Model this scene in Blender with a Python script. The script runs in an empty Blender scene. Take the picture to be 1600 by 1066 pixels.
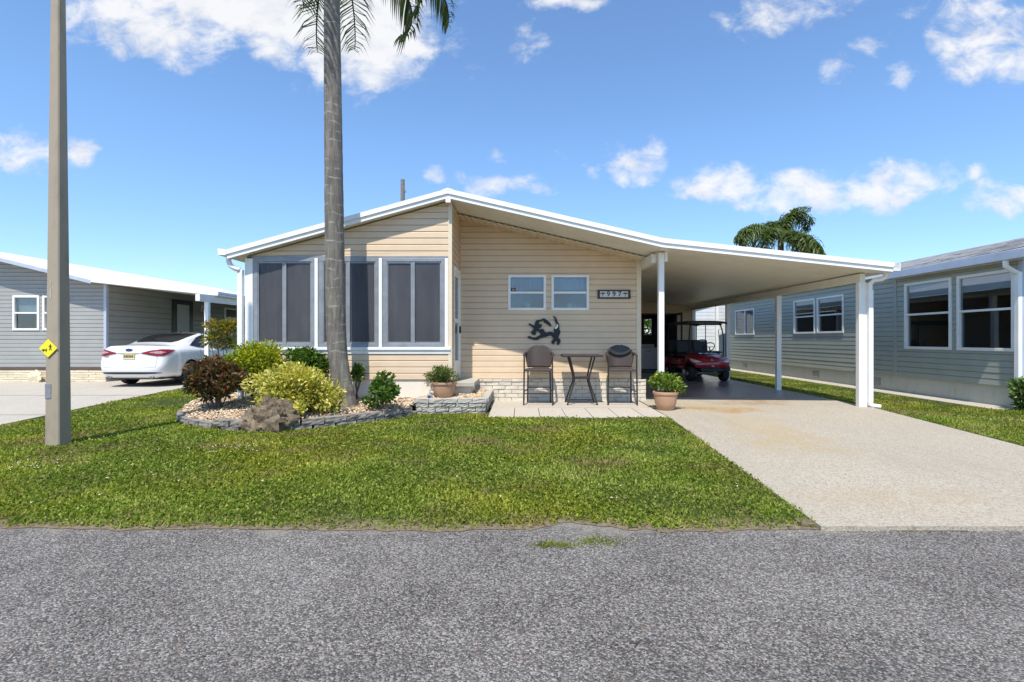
import bpy, math, random
import numpy as np
from mathutils import Vector, Matrix
random.seed(7); rng = np.random.default_rng(11)
sc = bpy.context.scene
col = sc.collection
R = math.radians
# ---------------------------------------------------------------- camera, sky, sun, exposure
F, CX, CY, CH = 777.0, 815.0, 530.0, 1.3     # focal length in photo pixels, vanishing point, eye height
cam = bpy.data.cameras.new('camera'); cam_o = bpy.data.objects.new('camera', cam); col.objects.link(cam_o)
cam_o.location = (0, 0, CH); cam_o.rotation_euler = (R(90), 0, 0)
cam.sensor_width = 36; cam.lens = F/1600*36; cam.clip_end = 3000; cam.clip_start = .05
cam.shift_x = (800-CX)/1600; cam.shift_y = (CY-533)/1600
sc.camera = cam_o
SUN = Vector((.21, 1, -1.86)).normalized()
sun = bpy.data.lights.new('sun', 'SUN'); sun_o = bpy.data.objects.new('sun', sun); col.objects.link(sun_o)
sun.energy = 3.9; sun.angle = R(.53); sun.color = (1, .955, .88)
sun_o.location = (-4, -20, 34); sun_o.rotation_euler = SUN.to_track_quat('-Z', 'Y').to_euler()
sc.view_settings.view_transform = 'Standard'; sc.view_settings.look = 'None'
sc.view_settings.exposure = .6; sc.view_settings.gamma = 1
sc.cycles.use_denoising = True
sc.cycles.max_bounces = 10; sc.cycles.transparent_max_bounces = 24

class NT:                                     # tiny node-tree helper
    def __init__(s, t): s.t = t; s.n = t.nodes; s.l = t.links
    def new(s, typ, **kw):
        n = s.n.new(typ)
        for k, v in kw.items(): setattr(n, k, v)
        return n
    def set(s, sock, v):
        if isinstance(v, bpy.types.NodeSocket): s.l.new(v, sock)
        elif v is not None: sock.default_value = v
    def math(s, op, a, b=None, c=None, clamp=False):
        n = s.new('ShaderNodeMath', operation=op, use_clamp=clamp)
        for i, v in enumerate((a, b, c)): s.set(n.inputs[i], v)
        return n.outputs[0]
    def vm(s, op, a, b=None):
        n = s.new('ShaderNodeVectorMath', operation=op)
        s.set(n.inputs[0], a); s.set(n.inputs[1], b)
        return n.outputs['Value' if op in ('DOT_PRODUCT', 'LENGTH') else 'Vector']
    def noise(s, vec, scale, detail=3, rough=.5, dist=0):
        n = s.new('ShaderNodeTexNoise'); s.set(n.inputs['Vector'], vec)
        n.inputs['Scale'].default_value = scale; n.inputs['Detail'].default_value = detail
        n.inputs['Roughness'].default_value = rough; n.inputs['Distortion'].default_value = dist
        return n.outputs['Fac']
    def voro(s, vec, scale, out='Distance', feat='F1'):
        n = s.new('ShaderNodeTexVoronoi', feature=feat); s.set(n.inputs['Vector'], vec); n.inputs['Scale'].default_value = scale
        return n.outputs[out]
    def mix(s, f, a, b, blend='MIX'):
        n = s.new('ShaderNodeMix', data_type='RGBA', blend_type=blend); s.set(n.inputs[0], f)
        for i, v in ((6, a), (7, b)):
            if isinstance(v, tuple) and len(v) == 3: v = (*v, 1)
            s.set(n.inputs[i], v)
        return n.outputs[2]
    def ramp(s, f, stops, interp='LINEAR'):
        n = s.new('ShaderNodeValToRGB'); s.set(n.inputs[0], f); r = n.color_ramp; r.interpolation = interp
        while len(r.elements) < len(stops): r.elements.new(.5)
        for e, (p, c) in zip(r.elements, stops): e.position = p; e.color = (*c, 1) if len(c) == 3 else c
        return n.outputs[0]
    def step(s, v, lo, hi):
        n = s.new('ShaderNodeMapRange', interpolation_type='SMOOTHSTEP'); s.set(n.inputs[0], v)
        n.inputs[1].default_value = lo; n.inputs[2].default_value = hi
        return n.outputs[0]
    def scale(s, vec, sx, sy, sz): return s.vm('MULTIPLY', vec, (sx, sy, sz))

w = bpy.data.worlds.new('World'); sc.world = w; w.use_nodes = True
t = NT(w.node_tree); t.n.clear()
sky = t.new('ShaderNodeTexSky', sky_type='NISHITA', sun_disc=False)
sky.sun_elevation = math.asin(-SUN.z); sky.sun_rotation = math.atan2(-SUN.x, -SUN.y) % (2*math.pi)
sky.air_density = 1.0; sky.dust_density = .05; sky.ozone_density = 2.4; sky.altitude = 0
d = t.new('ShaderNodeTexCoord').outputs['Generated']
sx = t.new('ShaderNodeSeparateXYZ'); t.l.new(d, sx.inputs[0])
yy = t.math('MAXIMUM', sx.outputs[1], .05)
u = t.math('DIVIDE', sx.outputs[0], yy); v = t.math('DIVIDE', sx.outputs[2], yy)
uv = t.new('ShaderNodeCombineXYZ'); t.l.new(u, uv.inputs[0]); t.l.new(v, uv.inputs[1]); uv = uv.outputs[0]
CL = [  # cumulus by direction: tangent coordinates of centre, half sizes, weight
 (265,40,150,55,1.25),(200,12,120,45,1.2),(420,0,260,60,1.6),(560,50,120,100,1.6),(470,35,110,75,1.4),(600,20,90,80,1.4),(290,85,60,36,.95),(540,105,70,40,1.0),(615,95,50,40,.9),
 (45,240,75,34,1.1),(125,235,34,26,1),(15,225,40,28,.9),
 (682,268,24,18,.85),(790,288,75,26,1.0),(745,278,35,16,.8),(762,236,30,14,.6),(822,68,38,36,.75),(885,6,70,18,1.1),
 (930,262,22,18,.75),(995,262,44,34,1.0),(1010,235,24,34,.7),(965,232,30,14,.5),(870,243,30,14,.45),
 (1120,288,85,34,1.15),(1250,302,140,34,1.15),(1380,292,110,40,1.15),(1440,272,70,26,.85),(1535,268,34,14,.6),(1570,307,75,30,1.15),
 (1305,107,34,26,.8),(1350,70,40,22,.5),(1412,118,28,28,.75),(1540,55,110,72,1.05),(1590,85,70,50,1),(1480,20,80,40,.7),(1200,25,90,45,.72),(1250,5,120,28,.72),(1240,55,40,30,.5),
 (265,412,34,8,.55),(710,70,26,34,.5),(740,105,40,16,.4)]
wp = t.vm('ADD', uv, t.scale(t.vm('SUBTRACT', t.new('ShaderNodeTexNoise').outputs['Color'], (.5,.5,.5)), 0, 0, 0))
wn = t.new('ShaderNodeTexNoise'); t.l.new(uv, wn.inputs['Vector']); wn.inputs['Scale'].default_value = 9; wn.inputs['Detail'].default_value = 5; wn.inputs['Roughness'].default_value = .6
wp = t.vm('ADD', uv, t.scale(t.vm('SUBTRACT', wn.outputs['Color'], (.5,.5,.5)), .1, .07, 0))
field = None
for (cx, cy, rx, ry, a) in CL:
    q = t.vm('MULTIPLY', t.vm('SUBTRACT', wp, ((cx-CX)/F, (CY-cy)/F, 0)), (F/rx*.8, F/ry*.8, 0))
    m = t.math('MULTIPLY_ADD', t.vm('DOT_PRODUCT', q, q), -a*.8, a*.8)
    field = m if field is None else t.math('MAXIMUM', field, m)
nz = t.noise(t.scale(uv, 1, 1.5, 1), 13, 8, .62, .3)
fld = t.math('MULTIPLY_ADD', nz, 1.9, t.math('ADD', field, -1.25))
# the rest of the sky carries the same scattered cumulus
amb = t.math('MULTIPLY_ADD', t.noise(t.scale(d, 1, 1, 2.2), 3.2, 8, .58), 5.5, -3.35)
far = t.math('MAXIMUM', t.math('ABSOLUTE', u), t.math('MULTIPLY', t.math('ABSOLUTE', v), 1.45))
out = t.step(far, 1.06, 1.25)
alpha = t.math('ADD', t.math('MULTIPLY', t.step(fld, -.02, .75), t.math('SUBTRACT', 1, out)),
               t.math('MULTIPLY', t.step(amb, -.05, .7), t.math('MULTIPLY', out, t.step(sx.outputs[2], .0, .12))))
shade = t.noise(t.scale(uv, 1, 2, 1), 7, 5, .55)
ccol = t.ramp(t.math('MULTIPLY_ADD', fld, .28, shade), [(.30, (3.0, 3.15, 3.5)), (.72, (4.35, 4.35, 4.4))])
skyc = t.mix(1.0, sky.outputs[0], t.mix(t.step(sx.outputs[2], -.05, .42), (.62, .73, .93), (.80, .93, 1.03)), 'MULTIPLY')
fin = t.mix(t.math('MULTIPLY', alpha, .93), skyc, ccol)
bg = t.new('ShaderNodeBackground'); t.l.new(fin, bg.inputs[0]); bg.inputs[1].default_value = .15
ow = t.new('ShaderNodeOutputWorld'); t.l.new(bg.outputs[0], ow.inputs[0])

# ---------------------------------------------------------------- materials
M = {}
def mat(name, base=(.5,.5,.5), rough=.6, var=.1, vscale=3.0, bump=0, bscale=60, metal=0, spec=.5, coat=0, sub=None, builder=None):
    m = bpy.data.materials.new(name); m.use_nodes = True; t = NT(m.node_tree)
    p = t.n['Principled BSDF']; p.inputs['Roughness'].default_value = rough; p.inputs['Metallic'].default_value = metal
    p.inputs['Specular IOR Level'].default_value = spec; p.inputs['Coat Weight'].default_value = coat
    if coat: p.inputs['Coat Roughness'].default_value = .04
    pos = t.new('ShaderNodeNewGeometry').outputs['Position']
    if builder: builder(t, p, pos)
    else:
        n = t.noise(pos, vscale, 5, .6)
        c0 = tuple(max(0, c*(1-var)) for c in base); c1 = tuple(min(1, c*(1+var)) for c in base)
        t.l.new(t.ramp(n, [(.3, c0), (.7, c1)]), p.inputs['Base Color'])
        if var: t.l.new(t.math('MULTIPLY_ADD', n, .2, rough-.1), p.inputs['Roughness'])
    if bump:
        b = t.new('ShaderNodeBump'); b.inputs['Strength'].default_value = bump; b.inputs['Distance'].default_value = .01
        t.l.new(t.noise(pos, bscale, 4, .6), b.inputs['Height']); t.l.new(b.outputs[0], p.inputs['Normal'])
    M[name] = m
    return m

def weathered(base, dirt, amt=.35, rough=.5, streak=True):
    def b(t, p, pos):
        n1 = t.noise(pos, 2.2, 5, .6); n2 = t.noise(t.scale(pos, 4, 4, 1.4), 1.6, 5, .65)
        c = t.ramp(n1, [(.3, tuple(c*.93 for c in base)), (.7, tuple(min(1, c*1.05) for c in base))])
        f = t.math('MULTIPLY', t.step(n2, .5, .8), amt)
        t.l.new(t.mix(f, c, dirt), p.inputs['Base Color'])
        t.l.new(t.math('MULTIPLY_ADD', n1, .25, rough-.12), p.inputs['Roughness'])
    return b
mat('tan_siding', rough=.5, builder=weathered((.69,.52,.345), (.56,.42,.275), .2), bump=.05, bscale=120)
mat('tan_trim', (.72,.60,.43), .45, .06)
mat('white_metal', rough=.38, builder=weathered((.85,.83,.785), (.58,.56,.52), .28, .38))
mat('pan_ceiling', rough=.42, builder=weathered((.84,.80,.70), (.70,.66,.57), .25, .42))
mat('roof_white', rough=.5, builder=weathered((.80,.80,.80), (.5,.5,.5), .3, .5))
mat('aluminium', (.27,.28,.295), .42, .16, 6, metal=.25)
mat('cream_stucco', rough=.8, builder=weathered((.79,.72,.60), (.55,.48,.38), .3, .8), bump=.25, bscale=90)
mat('white_brick', rough=.75, builder=weathered((.66,.585,.47), (.42,.36,.28), .5, .75), bump=.5, bscale=45)
mat('mortar', (.50,.44,.35), .9, .15, 12, bump=.4)
mat('grey_siding', rough=.5, builder=weathered((.325,.32,.295), (.25,.245,.225), .2), bump=.05, bscale=120)
mat('green_siding', rough=.5, builder=weathered((.37,.385,.325), (.275,.29,.24), .3), bump=.05, bscale=120)
mat('green_stucco', rough=.85, builder=weathered((.46,.47,.40), (.28,.28,.24), .5, .8), bump=.3, bscale=70)
mat('bluegrey_metal', (.42,.46,.54), .4, .08, 4)
mat('white_siding', rough=.5, builder=weathered((.66,.67,.66), (.5,.5,.48), .25))
mat('yellow_brick', rough=.8, builder=weathered((.70,.60,.42), (.46,.37,.24), .5, .8), bump=.5, bscale=45)
mat('brown_trim', (.10,.065,.05), .6, .2)
mat('dark_paint', (.022,.021,.024), .45, .2)
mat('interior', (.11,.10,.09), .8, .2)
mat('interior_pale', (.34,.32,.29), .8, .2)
mat('blind', (.46,.49,.49), .7, .06, 3)
mat('curtain', (.62,.58,.54), .8, .15, 8)
mat('black_metal', (.011,.011,.012), .5, .3, 20, metal=.1)
mat('bronze_metal', (.045,.035,.032), .4, .25, 20, metal=.4)
mat('rubber', (.018,.018,.019), .75, .3, 30, bump=.2)
mat('black_plastic', (.02,.02,.021), .5, .2, 10)
mat('black_vinyl', (.03,.03,.032), .45, .2, 14)
mat('silver', (.55,.55,.56), .28, .1, 9, metal=.9)
mat('concrete_pole', rough=.85, bump=.35, bscale=70, builder=weathered((.36,.295,.215), (.20,.165,.12), .6, .85))
mat('terracotta', rough=.6, bump=.15, builder=weathered((.46,.26,.15), (.62,.50,.40), .4, .6))
mat('soil', (.05,.035,.025), .95, .4, 20, bump=.6)
mat('sign_yellow', (.85,.72,.02), .4, .05)
mat('sign_white', (.62,.62,.57), .5, .12, 40)
mat('sign_black', (.015,.014,.013), .5, .1)
mat('wood_dark', (.05,.03,.022), .5, .3, 30)
mat('plate_grey', (.30,.30,.31), .45, .15, 20, metal=.4)
mat('old_wood', (.17,.15,.13), .85, .3, 12)
mat('headlamp', (.75,.77,.80), .12, .25, 40, spec=.8)
mat('lamp_red', (.22,.008,.014), .2, .35, 25, coat=.3)
mat('lamp_clear', (.45,.26,.27), .2, .3, 25, coat=.3)
mat('badge_blue', (.015,.03,.13), .2, .1, coat=.6)
mat('appliance', (.62,.62,.61), .35, .05)
mat('plate_yellow', (.50,.40,.10), .4, .15, 12)
mat('ball_grey', (.28,.30,.34), .3, .2, 20)
def carpaint(base):
    def b(t, p, pos):
        n = t.noise(pos, 4, 4, .6); t.l.new(t.ramp(n, [(.3, tuple(c*.96 for c in base)), (.7, base)]), p.inputs['Base Color'])
        t.l.new(t.math('MULTIPLY_ADD', n, .12, .22), p.inputs['Roughness'])
    return b
mat('white_paint', builder=carpaint((.80,.80,.81)), coat=1)
mat('red_paint', builder=carpaint((.36,.013,.028)), coat=1)
def wicker(t, p, pos):
    a = t.new('ShaderNodeTexWave', wave_type='BANDS', bands_direction='X'); a.inputs['Scale'].default_value = 30; t.l.new(pos, a.inputs['Vector'])
    b2 = t.new('ShaderNodeTexWave', wave_type='BANDS', bands_direction='Z'); b2.inputs['Scale'].default_value = 30; t.l.new(pos, b2.inputs['Vector'])
    f = t.math('MULTIPLY', a.outputs['Fac'], b2.outputs['Fac'])
    t.l.new(t.ramp(f, [(.0, (.045,.030,.026)), (1, (.13,.098,.088))]), p.inputs['Base Color'])
    bp = t.new('ShaderNodeBump'); bp.inputs['Strength'].default_value = .6; bp.inputs['Distance'].default_value = .006
    t.l.new(f, bp.inputs['Height']); t.l.new(bp.outputs[0], p.inputs['Normal'])
mat('wicker', rough=.5, builder=wicker)
def nz3(t, pos):
    n = t.new('ShaderNodeTexNoise'); t.l.new(pos, n.inputs['Vector']); n.inputs['Scale'].default_value = 1.3; n.inputs['Detail'].default_value = 4
    return n.outputs['Color']
def asphalt(t, p, pos):
    s = t.new('ShaderNodeSeparateXYZ'); t.l.new(pos, s.inputs[0])
    vc = t.voro(pos, 125, 'Color'); vs = t.new('ShaderNodeSeparateColor'); t.l.new(vc, vs.inputs[0])
    big = t.noise(pos, .9, 4, .6); mid = t.noise(pos, 5, 5, .65); fine = t.noise(pos, 55, 3, .6)
    g = t.math('ADD', t.math('MULTIPLY', t.math('POWER', vs.outputs[0], 1.8), .62), t.math('MULTIPLY_ADD', fine, .26, t.math('MULTIPLY_ADD', mid, .18, -.12)))
    g = t.math('ADD', g, t.math('MULTIPLY_ADD', big, .45, -.205))
    c = t.ramp(g, [(.05, (.03,.026,.022)), (.40, (.17,.157,.14)), (.68, (.325,.305,.275)), (1, (.58,.55,.50))])
    warm = t.math('MULTIPLY', t.step(vs.outputs[1], .78, .86), .35)
    c = t.mix(warm, c, (.26,.17,.115))
    # sandy verge worn along the lawn edge and a few sealed-over oil spots
    e = t.math('ADD', s.outputs[1], t.math('MULTIPLY_ADD', t.noise(pos, 2.6, 6, .7), .95, -.55))
    c = t.mix(t.math('MULTIPLY', t.step(e, 3.22, 3.42), .8), c, t.ramp(fine, [(.3, (.15,.13,.10)), (.7, (.34,.31,.25))]))
    spot = t.step(t.noise(pos, 2.1, 3, .5), .76, .80)
    c = t.mix(t.math('MULTIPLY', spot, .7), c, (.03,.027,.025))
    # hairline cracks and two slightly darker wheel lanes
    wv = t.vm('ADD', pos, t.scale(t.vm('SUBTRACT', nz3(t, pos), (.5,.5,.5)), 1.4, 1.4, 0))
    ce = t.voro(wv, .55, 'Distance', 'DISTANCE_TO_EDGE'); ck = t.math('MULTIPLY', t.step(ce, .010, .002), t.step(t.noise(pos, .7, 3, .5), .52, .62))
    c = t.mix(t.math('MULTIPLY', ck, .8), c, (.02,.018,.016))
    ly = t.math('ABSOLUTE', t.math('SUBTRACT', t.math('ABSOLUTE', t.math('SUBTRACT', s.outputs[1], .9)), .75))
    c = t.mix(t.math('MULTIPLY', t.step(t.math('ADD', ly, t.math('MULTIPLY_ADD', big, .6, -.3)), .45, .1), .22), c, (.07,.065,.06))
    t.l.new(c, p.inputs['Base Color']); p.inputs['Roughness'].default_value = .85
    b = t.new('ShaderNodeBump'); b.inputs['Strength'].default_value = .9; b.inputs['Distance'].default_value = .008
    t.l.new(t.voro(pos, 125), b.inputs['Height']); b.invert = True; t.l.new(b.outputs[0], p.inputs['Normal'])
mat('asphalt', builder=asphalt)
def aggregate(base, stain=True, dark=(.36,.31,.25)):
    def bb(t, p, pos):
        s = t.new('ShaderNodeSeparateXYZ'); t.l.new(pos, s.inputs[0])
        vc = t.voro(pos, 90, 'Color'); vs = t.new('ShaderNodeSeparateColor'); t.l.new(vc, vs.inputs[0])
        big = t.noise(pos, .8, 5, .6)
        k = t.math('ADD', t.math('MULTIPLY', vs.outputs[0], .75), t.math('MULTIPLY', t.noise(pos, 30, 3, .6), .3))
        c = t.ramp(k, [(.1, dark), (.4, tuple(x*.86 for x in base)), (.65, base), (1, tuple(min(1, x*1.22) for x in base))])
        c = t.mix(t.math('MULTIPLY_ADD', big, .9, -.28, clamp=True), c, tuple(x*.74 for x in base))
        wear = t.math('MULTIPLY', t.step(t.noise(t.scale(pos, 1.6, .22, 1), 1.4, 4, .6), .52, .74), .30)
        c = t.mix(wear, c, tuple(x*.6 for x in base))
        if stain:
            for (cx, cy, r1, r2, colr, a) in ((3.55,9.0,1.0,.35,(.36,.21,.07),.95),(2.9,9.5,1.0,.4,(.38,.28,.11),.6),(4.75,9.9,.9,.4,(.28,.17,.08),.8),(3.35,6.3,.7,1.3,(.38,.28,.13),.6),(3.0,4.0,1.3,.35,(.36,.27,.15),.35),(3.6,7.6,.5,.9,(.40,.29,.13),.4)):
                wq = t.vm('ADD', pos, t.scale(t.vm('SUBTRACT', nz3(t, pos), (.5,.5,.5)), 1.5, 1.5, 0))
                q = t.vm('MULTIPLY', t.vm('SUBTRACT', wq, (cx, cy, 0)), (1/r1, 1/r2, 0))
                f = t.math('MULTIPLY', t.step(t.math('SUBTRACT', 1, t.vm('DOT_PRODUCT', q, q)), 0, .9), a)
                f = t.math('MULTIPLY', f, t.step(t.noise(pos, 4, 5, .7), .3, .62))
                c = t.mix(f, c, colr)
        t.l.new(c, p.inputs['Base Color']); p.inputs['Roughness'].default_value = .8
        b = t.new('ShaderNodeBump'); b.inputs['Strength'].default_value = .5; b.inputs['Distance'].default_value = .005; b.invert = True
        t.l.new(t.voro(pos, 90), b.inputs['Height']); t.l.new(b.outputs[0], p.inputs['Normal'])
    return bb
mat('driveway', builder=aggregate((.425,.367,.28), True, (.24,.19,.135)))
mat('concrete', builder=aggregate((.47,.42,.345), False, (.38,.34,.27)))
mat('paver', builder=aggregate((.50,.44,.36), False, (.42,.37,.30)))
mat('carport_paint_shade', (.235,.205,.19), .3, .12, 2.0, spec=.4)  # grey floor paint, its dark tone also marking the carport roof's shade
mat('wall_block', rough=.9, bump=1.0, bscale=30, builder=weathered((.25,.222,.188), (.05,.045,.038), .95, .9))
mat('pale_block', rough=.9, bump=1.0, bscale=30, builder=weathered((.40,.365,.305), (.085,.075,.062), .95, .9))
mat('cap_stone', rough=.85, bump=.6, bscale=40, builder=weathered((.43,.395,.335), (.20,.18,.15), .7, .85))
def rockb(t, p, pos):
    n = t.noise(pos, 7, 8, .7); n2 = t.noise(pos, 26, 5, .7)
    c = t.ramp(t.math('MULTIPLY_ADD', n2, .5, t.math('MULTIPLY', n, .6)), [(.32, (.025,.02,.014)), (.5, (.115,.082,.05)), (.62, (.21,.16,.10)), (.8, (.33,.27,.19))])
    t.l.new(c, p.inputs['Base Color'])
mat('rock', rough=.95, builder=rockb, bump=1.0, bscale=28)
def shingle(t, p, pos):
    n = t.voro(t.scale(pos, 1, 3.2, 1), 3, 'Color'); s2 = t.new('ShaderNodeSeparateColor'); t.l.new(n, s2.inputs[0])
    t.l.new(t.ramp(t.math('MULTIPLY_ADD', t.noise(pos, 40, 3, .7), .4, t.math('MULTIPLY', s2.outputs[0], .6)), [(.2, (.10,.10,.105)), (.5, (.20,.195,.19)), (.8, (.33,.325,.32))]), p.inputs['Base Color'])
mat('shingle', rough=.9, builder=shingle, bump=.6, bscale=50)
def lawnsoil(t, p, pos):
    n = t.noise(pos, 1.3, 6, .65); n2 = t.noise(pos, 22, 4, .7)
    c = t.ramp(n2, [(.3, (.022,.032,.010)), (.55, (.05,.066,.018)), (.75, (.09,.092,.035))])
    s = t.new('ShaderNodeSeparateXYZ'); t.l.new(pos, s.inputs[0])
    ed = t.math('ADD', s.outputs[1], t.math('MULTIPLY_ADD', t.noise(pos, 3.5, 5, .7), .5, -.25))
    c = t.mix(t.step(ed, 3.68, 3.46), c, t.ramp(n2, [(.3, (.10,.075,.045)), (.7, (.25,.20,.13))]))
    c = t.mix(t.step(n, .62, .75), c, t.ramp(n2, [(.3, (.09,.065,.035)), (.7, (.20,.155,.09))]))
    t.l.new(c, p.inputs['Base Color'])
mat('lawn_soil', rough=1, builder=lawnsoil, bump=.8, bscale=40, spec=.1)
def leafmat(name, stops, rough=.45, trans=.35, tan=False, spec=.35):
    m = bpy.data.materials.new(name); m.use_nodes = True; t = NT(m.node_tree)
    p = t.n['Principled BSDF']; p.inputs['Roughness'].default_value = rough; p.inputs['Specular IOR Level'].default_value = spec
    a = t.new('ShaderNodeAttribute', attribute_name='rnd').outputs['Fac']
    c = t.ramp(a, stops)
    if tan:
        pos = t.new('ShaderNodeNewGeometry').outputs['Position']
        n = t.noise(pos, 1.1, 6, .62); n2 = t.noise(pos, .45, 3, .5)
        c = t.mix(t.step(n2, .42, .62), c, t.mix(1, c, (1.18, 1.02, .72), 'MULTIPLY'))
        dry = t.math('MULTIPLY', t.step(t.math('MULTIPLY_ADD', a, .25, n), .62, .82), .85)
        c = t.mix(dry, c, (.27,.205,.095))
    t.l.new(c, p.inputs['Base Color'])
    tr = t.new('ShaderNodeBsdfTranslucent'); t.l.new(t.mix(1, c, (1.25,1.35,.6), 'MULTIPLY'), tr.inputs[0])
    mx = t.new('ShaderNodeMixShader'); mx.inputs[0].default_value = trans
    t.l.new(p.outputs[0], mx.inputs[1]); t.l.new(tr.outputs[0], mx.inputs[2]); t.l.new(mx.outputs[0], t.n['Material Output'].inputs[0])
    M[name] = m
leafmat('grass', [(0, (.056,.095,.012)), (.35, (.16,.22,.028)), (.7, (.30,.355,.058)), (1, (.56,.56,.17))], .6, .4, True, .15)
leafmat('croton_dark', [(0, (.04,.055,.018)), (.4, (.10,.085,.03)), (.7, (.19,.07,.04)), (1, (.34,.16,.07))], .3)
leafmat('croton_gold', [(0, (.06,.09,.02)), (.45, (.19,.19,.03)), (.75, (.38,.27,.03)), (1, (.40,.15,.035))], .35)
leafmat('variegated', [(0, (.10,.16,.02)), (.25, (.33,.33,.05)), (.55, (.66,.57,.11)), (1, (.80,.72,.30))], .35)
leafmat('lime_leaf', [(0, (.07,.13,.012)), (.4, (.27,.32,.016)), (1, (.62,.55,.03))], .35)
leafmat('green_leaf', [(0, (.035,.075,.012)), (.5, (.085,.16,.022)), (1, (.19,.28,.05))], .28)
leafmat('potted_leaf', [(0, (.05,.10,.02)), (.6, (.12,.18,.04)), (.8, (.20,.16,.06)), (1, (.32,.12,.07))], .4)
leafmat('bright_leaf', [(0, (.06,.13,.015)), (.6, (.16,.25,.03)), (.88, (.28,.34,.05)), (.93, (.75,.60,.03)), (1, (.80,.62,.04))], .4)
leafmat('palm_leaf', [(0, (.030,.055,.018)), (.55, (.065,.105,.03)), (.9, (.12,.15,.05)), (1, (.28,.20,.09))], .4, .3)
leafmat('far_palm', [(0, (.05,.09,.025)), (.6, (.12,.17,.05)), (1, (.26,.26,.10))], .45, .3)
leafmat('pebble', [(0, (.22,.13,.07)), (.3, (.45,.30,.17)), (.65, (.60,.46,.30)), (1, (.74,.66,.54))], .7, 0)
mat('stem', (.13,.10,.075), .8, .3, 20)
def trunkb(t, p, pos):
    s = t.new('ShaderNodeSeparateXYZ'); t.l.new(pos, s.inputs[0])
    wob = t.math('MULTIPLY_ADD', t.noise(t.scale(pos, 3, 3, 1), 1.5, 3, .5), .16, s.outputs[2])
    wob = t.math('MULTIPLY_ADD', t.noise(pos, 7, 3, .6), .06, wob)
    ring = t.math('FRACT', t.math('MULTIPLY', wob, 6.6))
    n = t.noise(t.scale(pos, 22, 22, 3), 1, 6, .65); m2 = t.noise(pos, 2.5, 4, .6)
    c = t.ramp(n, [(.25, (.075,.064,.052)), (.5, (.165,.145,.12)), (.75, (.28,.25,.21))])
    c = t.mix(t.math('MULTIPLY', t.math('MULTIPLY', t.step(ring, .80, .94), t.step(t.noise(pos, 6, 4, .7), .46, .62)), .65), c, (.40,.38,.33))
    c = t.mix(t.math('MULTIPLY', t.step(ring, .0, .12), .0), c, (.05,.05,.04))
    lich = t.math('MULTIPLY', t.step(m2, .52, .7), t.step(s.outputs[2], 4.2, 1.0))
    c = t.mix(t.math('MULTIPLY', lich, .45), c, (.26,.28,.17))
    t.l.new(c, p.inputs['Base Color'])
    b = t.new('ShaderNodeBump'); b.inputs['Strength'].default_value = .7; b.inputs['Distance'].default_value = .012
    t.l.new(t.math('MULTIPLY_ADD', n, .6, t.math('MULTIPLY', ring, .5)), b.inputs['Height']); t.l.new(b.outputs[0], p.inputs['Normal'])
mat('palm_trunk', rough=.9, builder=trunkb)
def glass(name, tint, refl, rough=.02):
    m = bpy.data.materials.new(name); m.use_nodes = True; t = NT(m.node_tree)
    fr = t.new('ShaderNodeLayerWeight').outputs['Facing']
    f = t.math('MULTIPLY_ADD', t.math('POWER', fr, 5), .85, refl, clamp=True)
    tp = t.new('ShaderNodeBsdfTransparent'); tp.inputs[0].default_value = (*tint, 1)
    gl = t.new('ShaderNodeBsdfGlossy'); gl.inputs['Roughness'].default_value = rough; gl.inputs[0].default_value = (.9,.93,.97,1)
    mx = t.new('ShaderNodeMixShader'); t.l.new(f, mx.inputs[0]); t.l.new(tp.outputs[0], mx.inputs[1]); t.l.new(gl.outputs[0], mx.inputs[2])
    t.l.new(mx.outputs[0], t.n['Material Output'].inputs[0]); M[name] = m
glass('window_glass', (.72,.76,.78), .09)
glass('dark_glass', (.16,.17,.18), .06)
def screenm(name, solid, colr, rough=.35):
    m = bpy.data.materials.new(name); m.use_nodes = True; t = NT(m.node_tree); p = t.n['Principled BSDF']
    pos = t.new('ShaderNodeNewGeometry').outputs['Position']
    n = t.noise(t.scale(pos, 2, 2, .7), 2.0, 5, .6)
    t.l.new(t.ramp(n, [(.3, tuple(c*.8 for c in colr)), (.7, tuple(c*1.25 for c in colr))]), p.inputs['Base Color']); p.inputs['Roughness'].default_value = rough
    tp = t.new('ShaderNodeBsdfTransparent'); mx = t.new('ShaderNodeMixShader'); mx.inputs[0].default_value = solid
    t.l.new(tp.outputs[0], mx.inputs[1]); t.l.new(p.outputs[0], mx.inputs[2]); t.l.new(mx.outputs[0], t.n['Material Output'].inputs[0]); M[name] = m
screenm('solar_screen', .66, (.085,.082,.088))

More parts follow.
